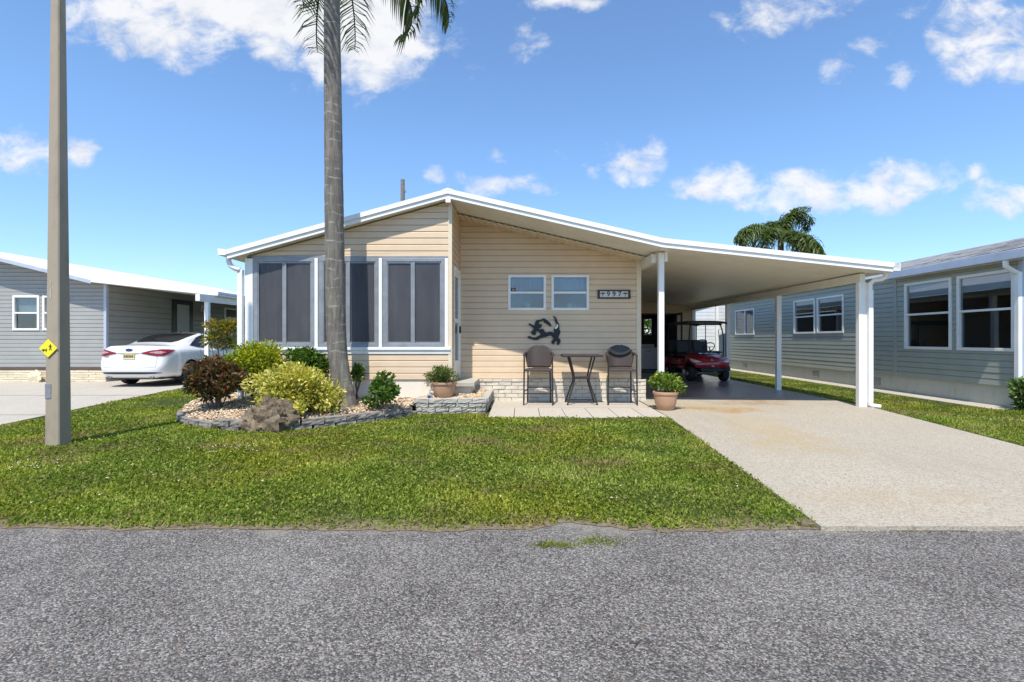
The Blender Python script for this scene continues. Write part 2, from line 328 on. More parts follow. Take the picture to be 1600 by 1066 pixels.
# ---------------------------------------------------------------- mesh helpers
ORG = {}
def tag(o, label=None, cat=None, group=None, kind=None, category=None):
    cat = cat or category
    if label: o['label'] = label
    if cat: o['category'] = cat
    if group: o['group'] = group
    if kind: o['kind'] = kind
    return o
def thing(name, label, cat, loc=(0,0,0), rz=0, group=None, local=False):
    o = bpy.data.objects.new(name, None); col.objects.link(o); o.location = loc; o.rotation_euler[2] = rz; o.empty_display_size = .2
    ORG[o.name] = Vector((0,0,0)) if local else Vector(loc)
    return tag(o, label, cat, group)
class MB:
    def __init__(s): s.v = []; s.f = []
    def quad(s, *p): n = len(s.v); s.v += [tuple(q) for q in p]; s.f.append(tuple(range(n, n+len(p)))); return s
    def box(s, x0, x1, y0, y1, z0, z1):
        n = len(s.v)
        s.v += [(x,y,z) for z in (z0,z1) for y in (y0,y1) for x in (x0,x1)]
        s.f += [tuple(n+i for i in q) for q in ((0,2,3,1),(4,5,7,6),(0,1,5,4),(2,6,7,3),(0,4,6,2),(1,3,7,5))]
        return s
    def xbox(s, mtx, sx, sy, sz):
        n = len(s.v)
        s.v += [tuple(mtx @ Vector((x*sx/2, y*sy/2, z*sz/2))) for z in (-1,1) for y in (-1,1) for x in (-1,1)]
        s.f += [tuple(n+i for i in q) for q in ((0,2,3,1),(4,5,7,6),(0,1,5,4),(2,6,7,3),(0,4,6,2),(1,3,7,5))]
        return s
    def prism(s, poly, d, axis='y'):          # poly in (a,b), extruded over d=(d0,d1) along axis
        n = len(s.v); k = len(poly)
        P = {'y': lambda a,b,c: (a,c,b), 'x': lambda a,b,c: (c,a,b), 'z': lambda a,b,c: (a,b,c)}[axis]
        for c in d: s.v += [P(a,b,c) for a, b in poly]
        s.f.append(tuple(range(n, n+k))); s.f.append(tuple(range(n+2*k-1, n+k-1, -1)))
        for i in range(k): j = (i+1) % k; s.f.append((n+i, n+k+i, n+k+j, n+j))
        return s
    def tube(s, pts, r, n=8, cap=True):
        pts = [Vector(p) for p in pts]; rr = r if isinstance(r, (list, tuple)) else [r]*len(pts)
        b = len(s.v); up = None
        for i, p in enumerate(pts):
            tg = (pts[min(i+1, len(pts)-1)] - pts[max(i-1, 0)]).normalized()
            if up is None: up = tg.orthogonal().normalized()
            up = (up - tg*up.dot(tg)).normalized(); sd = tg.cross(up)
            for k in range(n):
                a = 2*math.pi*k/n; s.v.append(tuple(p + (up*math.cos(a) + sd*math.sin(a))*rr[i]))
        for i in range(len(pts)-1):
            for k in range(n): s.f.append((b+i*n+k, b+i*n+(k+1)%n, b+(i+1)*n+(k+1)%n, b+(i+1)*n+k))
        if cap:
            s.f.append(tuple(b+k for k in range(n-1,-1,-1))); s.f.append(tuple(b+(len(pts)-1)*n+k for k in range(n)))
        return s
    def lathe(s, prof, c=(0,0,0), n=28, axis='z', cap=True):
        b = len(s.v)
        for r, h in prof:
            for k in range(n):
                a = 2*math.pi*k/n; x, y = r*math.cos(a), r*math.sin(a)
                s.v.append((c[0]+x, c[1]+y, c[2]+h) if axis == 'z' else (c[0]+h, c[1]+x, c[2]+y) if axis == 'x' else (c[0]+x, c[1]+h, c[2]+y))
        for i in range(len(prof)-1):
            for k in range(n): s.f.append((b+i*n+k, b+i*n+(k+1)%n, b+(i+1)*n+(k+1)%n, b+(i+1)*n+k))
        if cap: s.f.append(tuple(b+k for k in range(n-1,-1,-1))); s.f.append(tuple(b+(len(prof)-1)*n+k for k in range(n)))
        return s
    def grid(s, P, closed=False):             # P[i][j] points
        b = len(s.v); ni, nj = len(P), len(P[0])
        for row in P: s.v += [tuple(p) for p in row]
        for i in range(ni-1):
            for j in range(nj-1): s.f.append((b+i*nj+j, b+i*nj+j+1, b+(i+1)*nj+j+1, b+(i+1)*nj+j))
        return s
    def build(s, name, m, parent=None, smooth=False, bevel=0, **tg):
        return mk(name, s.v, s.f, m, parent, smooth, bevel, **tg)
def mk(name, v, f, m, parent=None, smooth=False, bevel=0, **tg):
    og = ORG.get(parent.name, Vector((0,0,0))) if parent else Vector((0,0,0))
    me = bpy.data.meshes.new(name)
    if parent is not None and og.length: v = [(a[0]-og.x, a[1]-og.y, a[2]-og.z) for a in v]
    me.from_pydata(v, [], f); me.materials.append(M[m]); me.update()
    if smooth:
        me.polygons.foreach_set('use_smooth', [True]*len(me.polygons))
    o = bpy.data.objects.new(name, me); col.objects.link(o); o.parent = parent
    if parent: ORG[o.name] = og
    if smooth and smooth != 'all':
        try: me.set_sharp_from_angle(angle=R(40))
        except Exception: pass
    if bevel:
        b = o.modifiers.new('bevel', 'BEVEL'); b.width = bevel; b.segments = 2; b.limit_method = 'ANGLE'
    return tag(o, **tg)
def np_mesh(name, V, faces_per, nper, rnd, m, parent=None, **tg):
    """many small copies in one mesh: V (n,k,3), faces_per = face index tuples inside one copy"""
    n, k = V.shape[:2]; og = ORG.get(parent.name, Vector((0,0,0))) if parent else Vector((0,0,0))
    Vf = (V.reshape(-1,3) - np.array(og)).astype(np.float32)
    me = bpy.data.meshes.new(name)
    tot = np.array([len(f) for f in faces_per]); nl = tot.sum(); base = np.concatenate([np.array(f) for f in faces_per])
    loops = (base[None,:] + (np.arange(n)*k)[:,None]).ravel().astype(np.int32)
    st = np.concatenate([[0], np.cumsum(tot)[:-1]]); starts = (st[None,:] + (np.arange(n)*nl)[:,None]).ravel().astype(np.int32)
    me.vertices.add(n*k); me.vertices.foreach_set('co', Vf.ravel())
    me.loops.add(len(loops)); me.loops.foreach_set('vertex_index', loops)
    me.polygons.add(len(starts)); me.polygons.foreach_set('loop_start', starts)
    me.update(calc_edges=True)
    at = me.attributes.new('rnd', 'FLOAT', 'FACE'); at.data.foreach_set('value', np.repeat(rnd, len(faces_per)).astype(np.float32))
    me.materials.append(M[m]); me.validate()
    o = bpy.data.objects.new(name, me); col.objects.link(o); o.parent = parent
    if parent: ORG[o.name] = og
    return tag(o, **tg)
def copy_tree(o, parent=None):
    c = o.copy(); col.objects.link(c); c.parent = parent
    for ch in list(o.children): copy_tree(ch, c)
    return c
def struct(name, mb, m, **kw): return mb.build(name, m, kind='structure', **kw)
def clip(poly, ax, val, gt):
    out = []
    for i in range(len(poly)):
        a, b = poly[i], poly[(i+1) % len(poly)]
        ia = (a[ax] >= val) == gt or abs(a[ax]-val) < 1e-9; ib = (b[ax] >= val) == gt or abs(b[ax]-val) < 1e-9
        if ia: out.append(a)
        if ia != ib:
            k = (val-a[ax])/(b[ax]-a[ax]); out.append((a[0]+(b[0]-a[0])*k, a[1]+(b[1]-a[1])*k))
    return out
def minus(poly, holes):
    out = [poly]
    for (u0,u1,z0,z1) in holes:
        nx = []
        for p in out:
            l = clip(p, 0, u0, False); r = clip(p, 0, u1, True); m = clip(clip(p, 0, u0, True), 0, u1, False) if len(p) > 2 else []
            nx += [q for q in (l, r) if len(q) > 2]
            if len(m) > 2:
                nx += [q for q in (clip(m, 1, z0, False), clip(m, 1, z1, True)) if len(q) > 2]
        out = nx
    good = []
    for p in out:
        ar = abs(sum(p[i][0]*p[(i+1)%len(p)][1]-p[(i+1)%len(p)][0]*p[i][1] for i in range(len(p))))/2
        if ar > 1e-5: good.append(p)
    return good
class Wall:                                   # vertical wall: origin O (x,y), direction U along the wall, outward normal N
    def __init__(s, O, U, N): s.O = Vector((*O,0)); s.U = Vector((*U,0)); s.N = Vector((*N,0))
    def p(s, u, z, n): q = s.O + s.U*u + s.N*n; return (q.x, q.y, z)
    def box(s, mb, u0, u1, z0, z1, n0, n1):
        n = len(mb.v)
        mb.v += [s.p(a, c, b) for c in (z0,z1) for b in (n0,n1) for a in (u0,u1)]
        mb.f += [tuple(n+i for i in q) for q in ((0,2,3,1),(4,5,7,6),(0,1,5,4),(2,6,7,3),(0,4,6,2),(1,3,7,5))]
        return mb
    def sheet(s, name, poly, m, parent, holes=(), n=0, **tg):
        mb = MB()
        for q in minus(poly, holes): mb.quad(*[s.p(a, b, n) for a, b in q])
        return mb.build(name, m, parent, **tg)
    def siding(s, wall, poly, m, course=.12, holes=(), lip=.020, z0=None):
        zs = [b for _, b in poly]; z = min(zs) if z0 is None else z0
        while z < max(zs) - 1e-3:
            st = clip(clip(poly, 1, z, True), 1, z+course, False)
            if len(st) > 2:
                zk = z+course*.80; d0 = random.uniform(-.0015,.0015)
                f = lambda zz: lip + d0 - .005*(zz-z)/course if zz <= zk+1e-6 else max(.0005, (lip+d0-.004)*(1-(zz-zk)/(course*.20)))
                for q in minus(st, holes):              # one board per piece: drop face, tapering top, shadow gap below
                    mb = MB(); zl = min(bb for _, bb in q)
                    for part_ in (clip(q, 1, zk, False), clip(q, 1, zk, True)):
                        if len(part_) > 2 and max(b for _, b in part_)-min(b for _, b in part_) > 1e-4: mb.quad(*[s.p(a, b, f(b)) for a, b in part_])
                    lo = [a for a, b in q if b < zl+1e-4]
                    if len(lo) >= 2: mb.quad(s.p(min(lo), zl, -.004), s.p(max(lo), zl, -.004), s.p(max(lo), zl, f(zl)), s.p(min(lo), zl, f(zl)))
                    if mb.f: mb.build('siding_plank', m, wall)
            z += course
    def window(s, parent, u0, u1, z0, z1, kind='hung', fw=.05, m='white_metal', gl='window_glass', depth=.5, blind=0, proud=.035, inside='interior', label=None, mid=.5):
        fr = MB(); b = lambda a0,a1,c0,c1,n0=-.05,n1=proud: s.box(fr, a0,a1,c0,c1,n0,n1)
        b(u0,u1,z0,z0+fw); b(u0,u1,z1-fw,z1); b(u0,u0+fw,z0+fw,z1-fw); b(u1-fw,u1,z0+fw,z1-fw)
        um, zm = (u0+u1)/2, z0+(z1-z0)*mid
        if kind == 'hung': s.box(fr, u0+fw,u1-fw, zm-.022,zm+.022, -.045, proud-.012)
        elif kind == 'slider': s.box(fr, um-.022,um+.022, z0+fw,z1-fw, -.045, proud-.012)
        win = fr.build('window', m, parent, bevel=.004, **({'label': label} if label else {}))
        if kind == 'hung': ps = [(u0+fw,u1-fw,zm+.022,z1-fw,.004), (u0+fw,u1-fw,z0+fw,zm-.022,-.016)]
        elif kind == 'slider': ps = [(u0+fw,um-.022,z0+fw,z1-fw,.004), (um+.022,u1-fw,z0+fw,z1-fw,-.016)]
        else: ps = [(u0+fw,u1-fw,z0+fw,z1-fw,0)]
        for (a0,a1,c0,c1,n) in ps: s.box(MB(), a0-.004,a1+.004,c0-.004,c1+.004,n-.006,n).build('pane', gl, win)
        rc = MB(); e = .01
        a0,a1,c0,c1,n0,n1 = u0+e,u1-e,z0+e,z1-e,-.052,-depth
        P = lambda a,c,n: s.p(a,c,n)
        rc.quad(P(a0,c0,n1),P(a1,c0,n1),P(a1,c1,n1),P(a0,c1,n1)); rc.quad(P(a0,c0,n0),P(a1,c0,n0),P(a1,c0,n1),P(a0,c0,n1))
        rc.quad(P(a0,c1,n0),P(a1,c1,n0),P(a1,c1,n1),P(a0,c1,n1)); rc.quad(P(a0,c0,n0),P(a0,c1,n0),P(a0,c1,n1),P(a0,c0,n1)); rc.quad(P(a1,c0,n0),P(a1,c1,n0),P(a1,c1,n1),P(a1,c0,n1))
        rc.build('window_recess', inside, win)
        if blind: s.box(MB(), u0+fw,u1-fw,z1-fw-(z1-z0)*blind,z1-fw,-.10,-.085).build('window_blind', 'blind', win)
        return win
def pip(px, py, poly):
    ins = np.zeros(len(px), bool); n = len(poly)
    for i in range(n):
        x0,y0 = poly[i]; x1,y1 = poly[(i+1)%n]
        c = ((y0 > py) != (y1 > py)); xx = (x1-x0)*(py-y0)/((y1-y0) if y1 != y0 else 1e-9)+x0
        ins ^= c & (px < xx)
    return ins
def smooth_curve(pts, n, closed=False):       # Catmull-Rom through pts
    P = np.array(pts, float); k = len(P)
    if closed: Q = np.vstack([P[-1], P, P[0], P[1]]); segs = k
    else: Q = np.vstack([2*P[0]-P[1], P, 2*P[-1]-P[-2]]); segs = k-1
    out = []
    for t in np.linspace(0, segs, n, endpoint=not closed):
        i = min(int(t), segs-1); f = t-i; a,b,c,d = Q[i:i+4]
        out.append(.5*((2*b)+(c-a)*f+(2*a-5*b+4*c-d)*f*f+(3*b-a-3*c+d)*f**3))
    return out
# ---------------------------------------------------------------- the setting
struct('ground', MB().quad((-500,-300,-.06),(500,-300,-.06),(500,1500,-.06),(-500,1500,-.06)), 'lawn_soil')
struct('road', MB().quad((-90,-7.2,0),(90,-7.2,0),(90,3.95,0),(-90,3.95,0)), 'asphalt')
BED = [(-1.83,8.52),(-2.12,7.98),(-2.55,7.50),(-3.05,7.12),(-3.55,6.95),(-4.05,6.98),(-4.62,7.22),(-5.2,7.68),(-5.62,8.3),(-5.82,9.0),(-5.75,9.75),(-5.45,10.3)]
bedc = smooth_curve(BED, 70)
DRIVE = [(2.03,3.37),(2.40,8.10),(2.44,10.75),(6.52,10.75),(6.52,9.25),(5.93,5.87),(5.5,3.37)]
NDRIVE = [(-6.8,3.3),(-7.73,7.37),(-8.35,10.2),(-8.85,13.0),(-8.85,24),(-12.4,24),(-12.4,14.9),(-19,14.9),(-19,3.3)]
_ek = rng.normal(0,1,900)
def edge_y(x):
    x = np.asarray(x, float); n1 = np.interp(x, np.linspace(-15,15,60), _ek[:60]); n2 = np.interp(x, np.linspace(-15,15,260), _ek[60:320]); n3 = np.interp(x, np.linspace(-15,15,560), _ek[320:880])
    return 3.40 + .012*x*(x > -3)*0 - np.clip((x+1.5)*.012,-.02,.03) + .02*n1 + .018*n2 + .012*n3 + np.where((x>.05)&(x<.75), .10*np.sin((x-.05)/.7*np.pi), 0)
xs = np.arange(-14, 14.01, .07); mb = MB(); ysx = [None, 3.6, 3.9, 4.4, 5.2, 6.5, 9, 14, 40]
rows = []
for k, yv in enumerate(ysx):
    r = []
    for x in xs:
        y = edge_y(x) if k == 0 else yv + .03*math.sin(x*7)
        z = .004 if k == 0 else .014 + .012*math.sin(x*2.1+y)*math.sin(y*1.7) + .004*random.random()
        r.append((x, y, z))
    rows.append(r)
struct('lawn', mb.grid(rows), 'lawn_soil')
struct('lawn_verge', MB().box(-120,-14,3.42,200,-.05,.012).box(14,120,3.42,200,-.05,.012).box(-14,14,40,200,-.05,.012), 'lawn_soil')
struct('driveway', MB().prism(DRIVE, (-.05,.032), 'z'), 'driveway')
struct('edge_soil', MB().prism([(1.93,3.43),(2.05,3.43),(2.42,8.1),(2.34,8.1)], (-.05,.024), 'z'), 'lawn_soil')
struct('carport_slab', MB().box(2.44,6.52,10.755,21.8,-.05,.035), 'carport_paint_shade')  # painted floor; dark front edge stands in for the roof's shadow line
nd = struct('neighbour_driveway', MB().prism(NDRIVE, (-.05,.03), 'z'), 'concrete')
struct('control_joint', MB().box(-18,-8.55,11.22,11.245,.030,.0325).box(-18,-7.9,8.32,8.335,.030,.0325), 'soil')
pt = struct('patio', MB().box(-.58,2.40,9.22,10.3,-.05,.028), 'concrete')
for i in range(7):
    a = -.55 + i*.43; b2 = min(a+.42, 2.395)
    MB().box(a, b2, 8.10+random.uniform(-.01,.01), 9.205, -.04, .028+random.uniform(-.003,.003)).build('paver', 'paver', pt, bevel=.004)
struct('garden_strip', MB().box(8.55,9.06,9.0,21.9,-.04,.035), 'concrete')

# grass and broad-leaf ground cover
def scatter_grass(name, label, poly, n, excl=(), near=3.4, h=(.018,.042), wd=(.006,.0125), power=1.6):
    P = np.array(poly); x0,y0 = P.min(0); x1,y1 = P.max(0); X = np.empty(0); Y = np.empty(0)
    while len(X) < n:
        x = rng.uniform(x0, x1, n*2); y = rng.uniform(y0, y1, n*2)
        k = pip(x, y, poly) & (y > edge_y(x)-.02) & (rng.random(len(x)) < np.clip((y-edge_y(x)-.03)/.24+.10, 0, 1)) & (rng.random(len(x)) < (near/np.maximum(y, near))**power)
        for e in excl: k &= ~pip(x, y, e)
        # thin and bare patches
        nz = np.sin(x*1.3+2)*np.sin(y*1.9+.7)+.6*np.sin(x*3.7+y*2.3)*np.sin(y*4.1-x)+.4*np.sin(x*9.1+1)*np.sin(y*8.3+2)
        for (cx,cy,r) in ((.72,4.75,.26),(1.0,4.45,.2),(.3,5.25,.12),(-2.1,4.6,.16),(1.75,5.0,.14),(.95,5.9,.2),(-5.6,5.2,.45)):
            nz += 2.4*np.exp(-((x-cx)**2+(1.5*(y-cy))**2)/r**2)
        k &= rng.random(len(x)) < np.clip(1.35-.35*nz, .16, 1)
        X = np.concatenate([X, x[k]]); Y = np.concatenate([Y, y[k]])
    X, Y = X[:n], Y[:n]
    clump = .5+.5*np.sin(X*2.3+1.1*np.sin(Y*3.1))*np.sin(Y*2.9+np.sin(X*4.3)); fineC = rng.random(n)
    sc_ = np.clip((Y/near)**.55, 1, 2.2)
    L = rng.uniform(*h, n)*(.75+.5*clump)*np.minimum(sc_, 1.35); W = rng.uniform(*wd, n)*sc_
    a = rng.uniform(0, 2*np.pi, n); lean = rng.uniform(.2, 1.42, n)
    dx, dy = np.cos(a)*np.sin(lean), np.sin(a)*np.sin(lean); dz = np.cos(lean); px, py = -np.sin(a), np.cos(a)
    z0 = .008 + .012*np.sin(X*2.1+Y)*np.sin(Y*1.7)
    V = np.zeros((n,5,3))
    for k, (s, tt, bend) in enumerate(((-.5,0,0),(.5,0,0),(.6,.55,.1),(-.6,.55,.1),(0,1,.42))):
        V[:,k,0] = X + px*W*s + dx*L*tt*(1+bend*.4); V[:,k,1] = Y + py*W*s + dy*L*tt*(1+bend*.4); V[:,k,2] = z0 + L*tt*dz - L*bend*np.sin(lean)*.45
    rnd = np.clip(.45*clump + .55*fineC + rng.normal(0,.08,n), 0, 1)
    np_mesh(name, V, [(0,1,2,3),(3,2,4)], 2, rnd, 'grass', label=label, category='grass', kind='stuff')
PLANTER = [(-1.86,8.48),(-.50,8.48),(-.50,10.4),(-1.86,10.4)]
BEDPOLY = [(p[0],p[1]) for p in bedc] + [(-5.0,10.3),(-5.0,9.1),(-1.8,9.1)]
FRONT = [(-7.2,3.3),(2.04,3.3),(2.40,8.08),(-.56,8.08),(-.56,8.5),(-1.9,8.5),(-5.0,9.5),(-5.05,22),(-8.84,22),(-8.84,13),(-8.34,10.2),(-7.72,7.37)]
scatter_grass('lawn_grass', 'thick green lawn grass with dry patches between road, flower bed and driveway', FRONT, 270000, (BEDPOLY, PLANTER))
scatter_grass('side_grass', 'strip of mown grass between driveway and the grey green house', [(5.95,5.0),(6.53,9.25),(6.53,22),(8.56,22),(8.56,9),(9.6,9),(9.6,5.0)], 90000, (), near=5.5, wd=(.006,.011))
# tufts that have crept into the worn road edge
n = 700; X = np.concatenate([rng.normal(.2,.08,n//2), rng.normal(.50,.10,n//2)]); Y = np.concatenate([rng.normal(3.13,.025,n//2), rng.normal(3.19,.045,n//2)])
a = rng.uniform(0, 6.28, n); L = rng.uniform(.012,.03,n); V = np.zeros((n,3,3))
for k, (s, tt) in enumerate(((-.5,0),(.5,0),(0,1))):
    V[:,k,0] = X - np.sin(a)*.006*s + np.cos(a)*L*tt*.7; V[:,k,1] = Y + np.cos(a)*.006*s + np.sin(a)*L*tt*.7; V[:,k,2] = .002 + L*tt*.7
np_mesh('road_weeds', V, [(0,1,2)], 1, rng.uniform(.0,.6,n), 'grass', label='low weeds growing in the worn patch of asphalt at the road edge', category='weeds', kind='stuff')

# broad-leaf ground cover mixed into the lawn
n = 130000; x = rng.uniform(-7.6, 2.3, n*5); y = rng.uniform(3.4, 9.5, n*5)
k = pip(x, y, FRONT) & ~pip(x, y, BEDPOLY) & ~pip(x, y, PLANTER) & (y > edge_y(x)+rng.exponential(.10, n*5)+.02) & (rng.random(n*5) < (3.4/y)**1.5*np.clip(.62-.12*x+.45*np.sin(x*1.9+1)*np.sin(y*2.3)+.35*np.sin(x*5+y*3), .05, 1))
x, y = x[k][:n], y[k][:n]; n = len(x)
dv = rng.normal(0,1,(n,3)); dv[:,2] = np.abs(dv[:,2])*.8+.15; dv /= np.linalg.norm(dv,axis=1)[:,None]; sv = np.cross(dv, rng.normal(0,1,(n,3))); sv /= np.linalg.norm(sv,axis=1)[:,None]
L = (rng.uniform(.012,.026,n)*np.clip((y/3.4)**.5,1,1.6))[:,None]; p0 = np.stack([x, y, rng.uniform(.010,.036,n)], 1)
V = np.stack([p0, p0+dv*L*.55+sv*L*.40, p0+dv*L, p0+dv*L*.55-sv*L*.40], 1)
np_mesh('lawn_weeds', V, [(0,1,2,3)], 1, np.clip(rng.normal(.42,.26,n),0,1), 'grass', label='low broad-leaf ground cover scattered through the front lawn', category='weeds', kind='stuff')
n = 170; x = np.concatenate([rng.normal(-4.9,.25,60), rng.normal(-3.4,.25,50), rng.uniform(-5,2,60)]); y = np.concatenate([rng.normal(5.0,.12,60), rng.normal(5.9,.15,50), rng.uniform(3.8,7,60)]); V = np.zeros((n,4,3)); a = rng.uniform(0,6.28,n); r_ = rng.uniform(.006,.014,n)
for q in range(4): V[:,q,0] = x+np.cos(a+q*1.57)*r_; V[:,q,1] = y+np.sin(a+q*1.57)*r_; V[:,q,2] = .045+.006*(q % 2)
np_mesh('fallen_petals', V, [(0,1,2,3)], 1, rng.uniform(.9,1,n), 'pebble', label='pale fallen petals and leaf bits lying on the lawn', category='leaf litter', kind='stuff')
# ---------------------------------------------------------------- main house
SF, KF, XL, XC, XR, BACK = 9.1, 10.3, -5.04, -1.29, 2.45, 21.8
RF = 8.9
H = thing('house', 'tan sided mobile home with white roof edge, dark screened porch and attached carport', 'house', (-1.3, 10.3, 0))
TOP = [(-5.27,2.90),(-1.32,3.985),(2.52,3.105),(6.66,2.665)]     # roof line, top edge
def ztop(x):
    for (a,za),(b,zb) in zip(TOP, TOP[1:]):
        if x <= b: return za+(zb-za)*(x-a)/(b-a)
    return TOP[-1][1]
und = lambda x: ztop(x)-.155
def pan(x0, x1, z0, z1, th=.10, dz=0): return [(x0,z0-dz),(x1,z1-dz),(x1,z1-th-dz),(x0,z0-th-dz)]
e = .0
for nm, i, mm in (('porch_roof',0,'roof_white'),('kitchen_roof',1,'roof_white'),('carport_roof',2,'roof_white')):
    (a,za),(b,zb) = TOP[i], TOP[i+1]
    rp = MB().prism(pan(a,b,za-.012,zb-.012,.05), (RF+.03, BACK)).build(nm, mm, H)
    MB().prism(pan(a+.01,b-.002,za-.064,zb-.064,.085), (RF+.032, BACK-.01)).build('ceiling_panel', 'pan_ceiling', rp)
    # front fascia in two rolled steps
    fb = MB().prism(pan(a,b,za,zb,.085), (RF-.03, RF+.028)).prism(pan(a,b,za-.087,zb-.087,.075), (RF-.008, RF+.028))
    fb.build('fascia', 'white_metal', rp)
MB().prism([(-1.42,3.965),(-1.32,4.0),(-1.22,3.97),(-1.22,3.95),(-1.42,3.945)], (RF-.032, BACK)).build('ridge_cap', 'roof_white', H)
MB().box(-1.36,-1.27,RF-.012,RF+.05,3.745,3.815).build('ridge_bracket', 'white_metal', H)
# gutter along the left eave and its spout
g = MB().prism([(-5.42,2.80),(-5.275,2.80),(-5.275,2.90),(-5.29,2.90),(-5.29,2.815),(-5.405,2.815),(-5.405,2.925),(-5.42,2.925)], (RF-.035, BACK)).build('gutter', 'white_metal', H)
MB().prism([(-5.415,2.805),(-5.28,2.805),(-5.28,2.90),(-5.415,2.92)], (RF-.034, RF-.03)).build('end_cap', 'white_metal', g)
MB().tube([(-5.3,9.0,2.80),(-5.3,9.0,2.70),(-5.26,9.0,2.62),(-5.17,9.0,2.57),(-5.11,9.02,2.56)], .045, 10).build('spout_elbow', 'white_metal', g, smooth=True)
MB().box(-5.155,-5.06,9.0,9.08,.02,2.56).build('downspout', 'white_metal', g, bevel=.012)
# carport gutter, beam and posts
MB().prism([(6.64,2.52),(6.76,2.52),(6.76,2.66),(6.745,2.66),(6.745,2.535),(6.655,2.535),(6.655,2.60),(6.64,2.60)], (RF-.03, BACK)).build('gutter', 'white_metal', H)
dsp = MB().tube([(6.70,9.12,2.53),(6.70,9.14,2.44),(6.64,9.18,2.40),(6.54,9.24,2.39),(6.50,9.27,2.33),(6.50,9.28,2.2)], .042, 10).build('downspout_elbow', 'white_metal', H, smooth=True)
MB().box(6.46,6.545,9.24,9.31,.12,2.22).build('downspout', 'white_metal', H, bevel=.012)
MB().tube([(6.50,9.275,.14),(6.50,9.27,.08),(6.54,9.24,.055),(6.64,9.2,.045)], .045, 10).build('downspout_foot', 'white_metal', H, smooth=True)
MB().box(6.33,6.43,9.3,BACK,2.375,2.525).build('carport_beam', 'pan_ceiling', H, bevel=.004)
for (px, py, z1, wdt) in ((6.38,9.36,2.38,.12),(6.38,12.36,2.38,.115),(6.38,15.4,2.38,.115),(6.38,18.45,2.38,.12)):
    MB().box(px-wdt/2,px+wdt/2,py-.05,py+.05,.03,z1).build('carport_post', 'white_metal', H, bevel=.006)
MB().box(6.44,6.505,9.31,9.40,.03,2.36).build('post_channel', 'white_metal', H, bevel=.004)
MB().box(2.57,2.67,9.30,9.41,.03,2.92).build('carport_post', 'white_metal', H, bevel=.006)
MB().box(2.672,2.725,9.28,9.40,2.75,2.935).build('post_bracket', 'white_metal', H, bevel=.004)
MB().prism([(2.47,2.75),(2.56,2.75),(2.56,2.905),(2.47,2.92)], (9.45, BACK)).build('wall_beam', 'pan_ceiling', H)

# porch front
W1 = Wall((XL,SF),(1,0),(0,-1))                 # u = x - XL
U = lambda x: x-XL
wl = MB().box(XL,XC,SF+.004,SF+.08,0,.55).build('porch_base_wall', 'cream_stucco', H)
fw = W1.sheet('porch_lower_wall', [(0,.55),(U(XC),.55),(U(XC),1.03),(0,1.03)], 'tan_siding', H)
W1.siding(fw, [(.06,.565),(U(XC)-.05,.565),(U(XC)-.05,1.03),(.06,1.03)], 'tan_siding', .116)
gp = [(0,2.80),(U(XC),2.80),(U(XC),und(XC)-.01),(0,und(XL)-.01)]
gw = W1.sheet('gable_wall', gp, 'tan_siding', H)
W1.siding(gw, [(.04,2.815),(U(XC)-.04,2.815),(U(XC)-.04,und(XC-.04)-.02),(.04,und(XL+.04)-.02)], 'tan_siding', .118)
W1.box(MB(), U(XC)-.05, U(XC)+.02, .55, und(XC)-.02, -.03, .028).build('corner_trim', 'tan_trim', H, bevel=.004)
W1.box(W1.box(MB(), .02, U(XC)-.002, 1.03, 1.10, -.02, .035), .02, U(XC)-.002, 1.10, 1.15, -.02, .06).build('porch_sill', 'white_metal', H, bevel=.005)
W1.box(MB(), .03, U(XC)-.052, 2.775, 2.812, -.02, .03).build('porch_header', 'aluminium', H)
W1.box(MB(), -.01, .135, .02, 2.80, -.04, .030).build('corner_post', 'white_metal', H, bevel=.008)
W1.box(MB(), U(-1.405), U(-1.342), 1.15, 2.775, -.04, .032).build('corner_post', 'white_metal', H, bevel=.008)
for x0 in (-3.775, -2.605): W1.box(MB(), U(x0), U(x0)+.062, 1.15, 2.775, -.03, .042).build('mullion_post', 'white_metal', H, bevel=.006)
for k, (a, b2) in enumerate(((-4.90,-3.78),(-3.708,-2.61),(-2.538,-1.41))):
    fr = MB(); a, b2 = U(a), U(b2); md = (a+b2)/2 + (.02 if k == 0 else .0)
    for q in ((a,b2,1.15,1.215,-.02,.03),(a,b2,2.715,2.775,-.02,.03),(a,a+.085,1.215,2.715,-.02,.028),(b2-.06,b2,1.215,2.715,-.02,.028)): W1.box(fr, *q)
    win = fr.build('porch_window', 'aluminium', H, bevel=.004)
    sd = MB()
    for q in ((a+.085,a+.102,1.215,2.715,-.012,.018),(md-.05,md-.014,1.215,2.715,-.012,.018),(a+.102,md-.05,1.215,1.25,-.012,.018),(a+.102,md-.05,2.685,2.715,-.012,.018)): W1.box(sd, *q)
    sd.build('sliding_sash', 'aluminium', win)
    sd = MB()
    for q in ((md-.013,md+.024,1.215,2.715,-.018,.024),(b2-.082,b2-.06,1.215,2.715,-.018,.012),(md+.024,b2-.082,1.215,1.25,-.018,.012),(md+.024,b2-.082,2.685,2.715,-.018,.012)): W1.box(sd, *q)
    sd.build('sliding_sash', 'aluminium', win)
    for (p0,p1) in ((a+.102,md-.05),(md+.024,b2-.082)):
        W1.box(MB(), p0,p1,1.25,2.685,-.002,.0).build('screen', 'solar_screen', win)
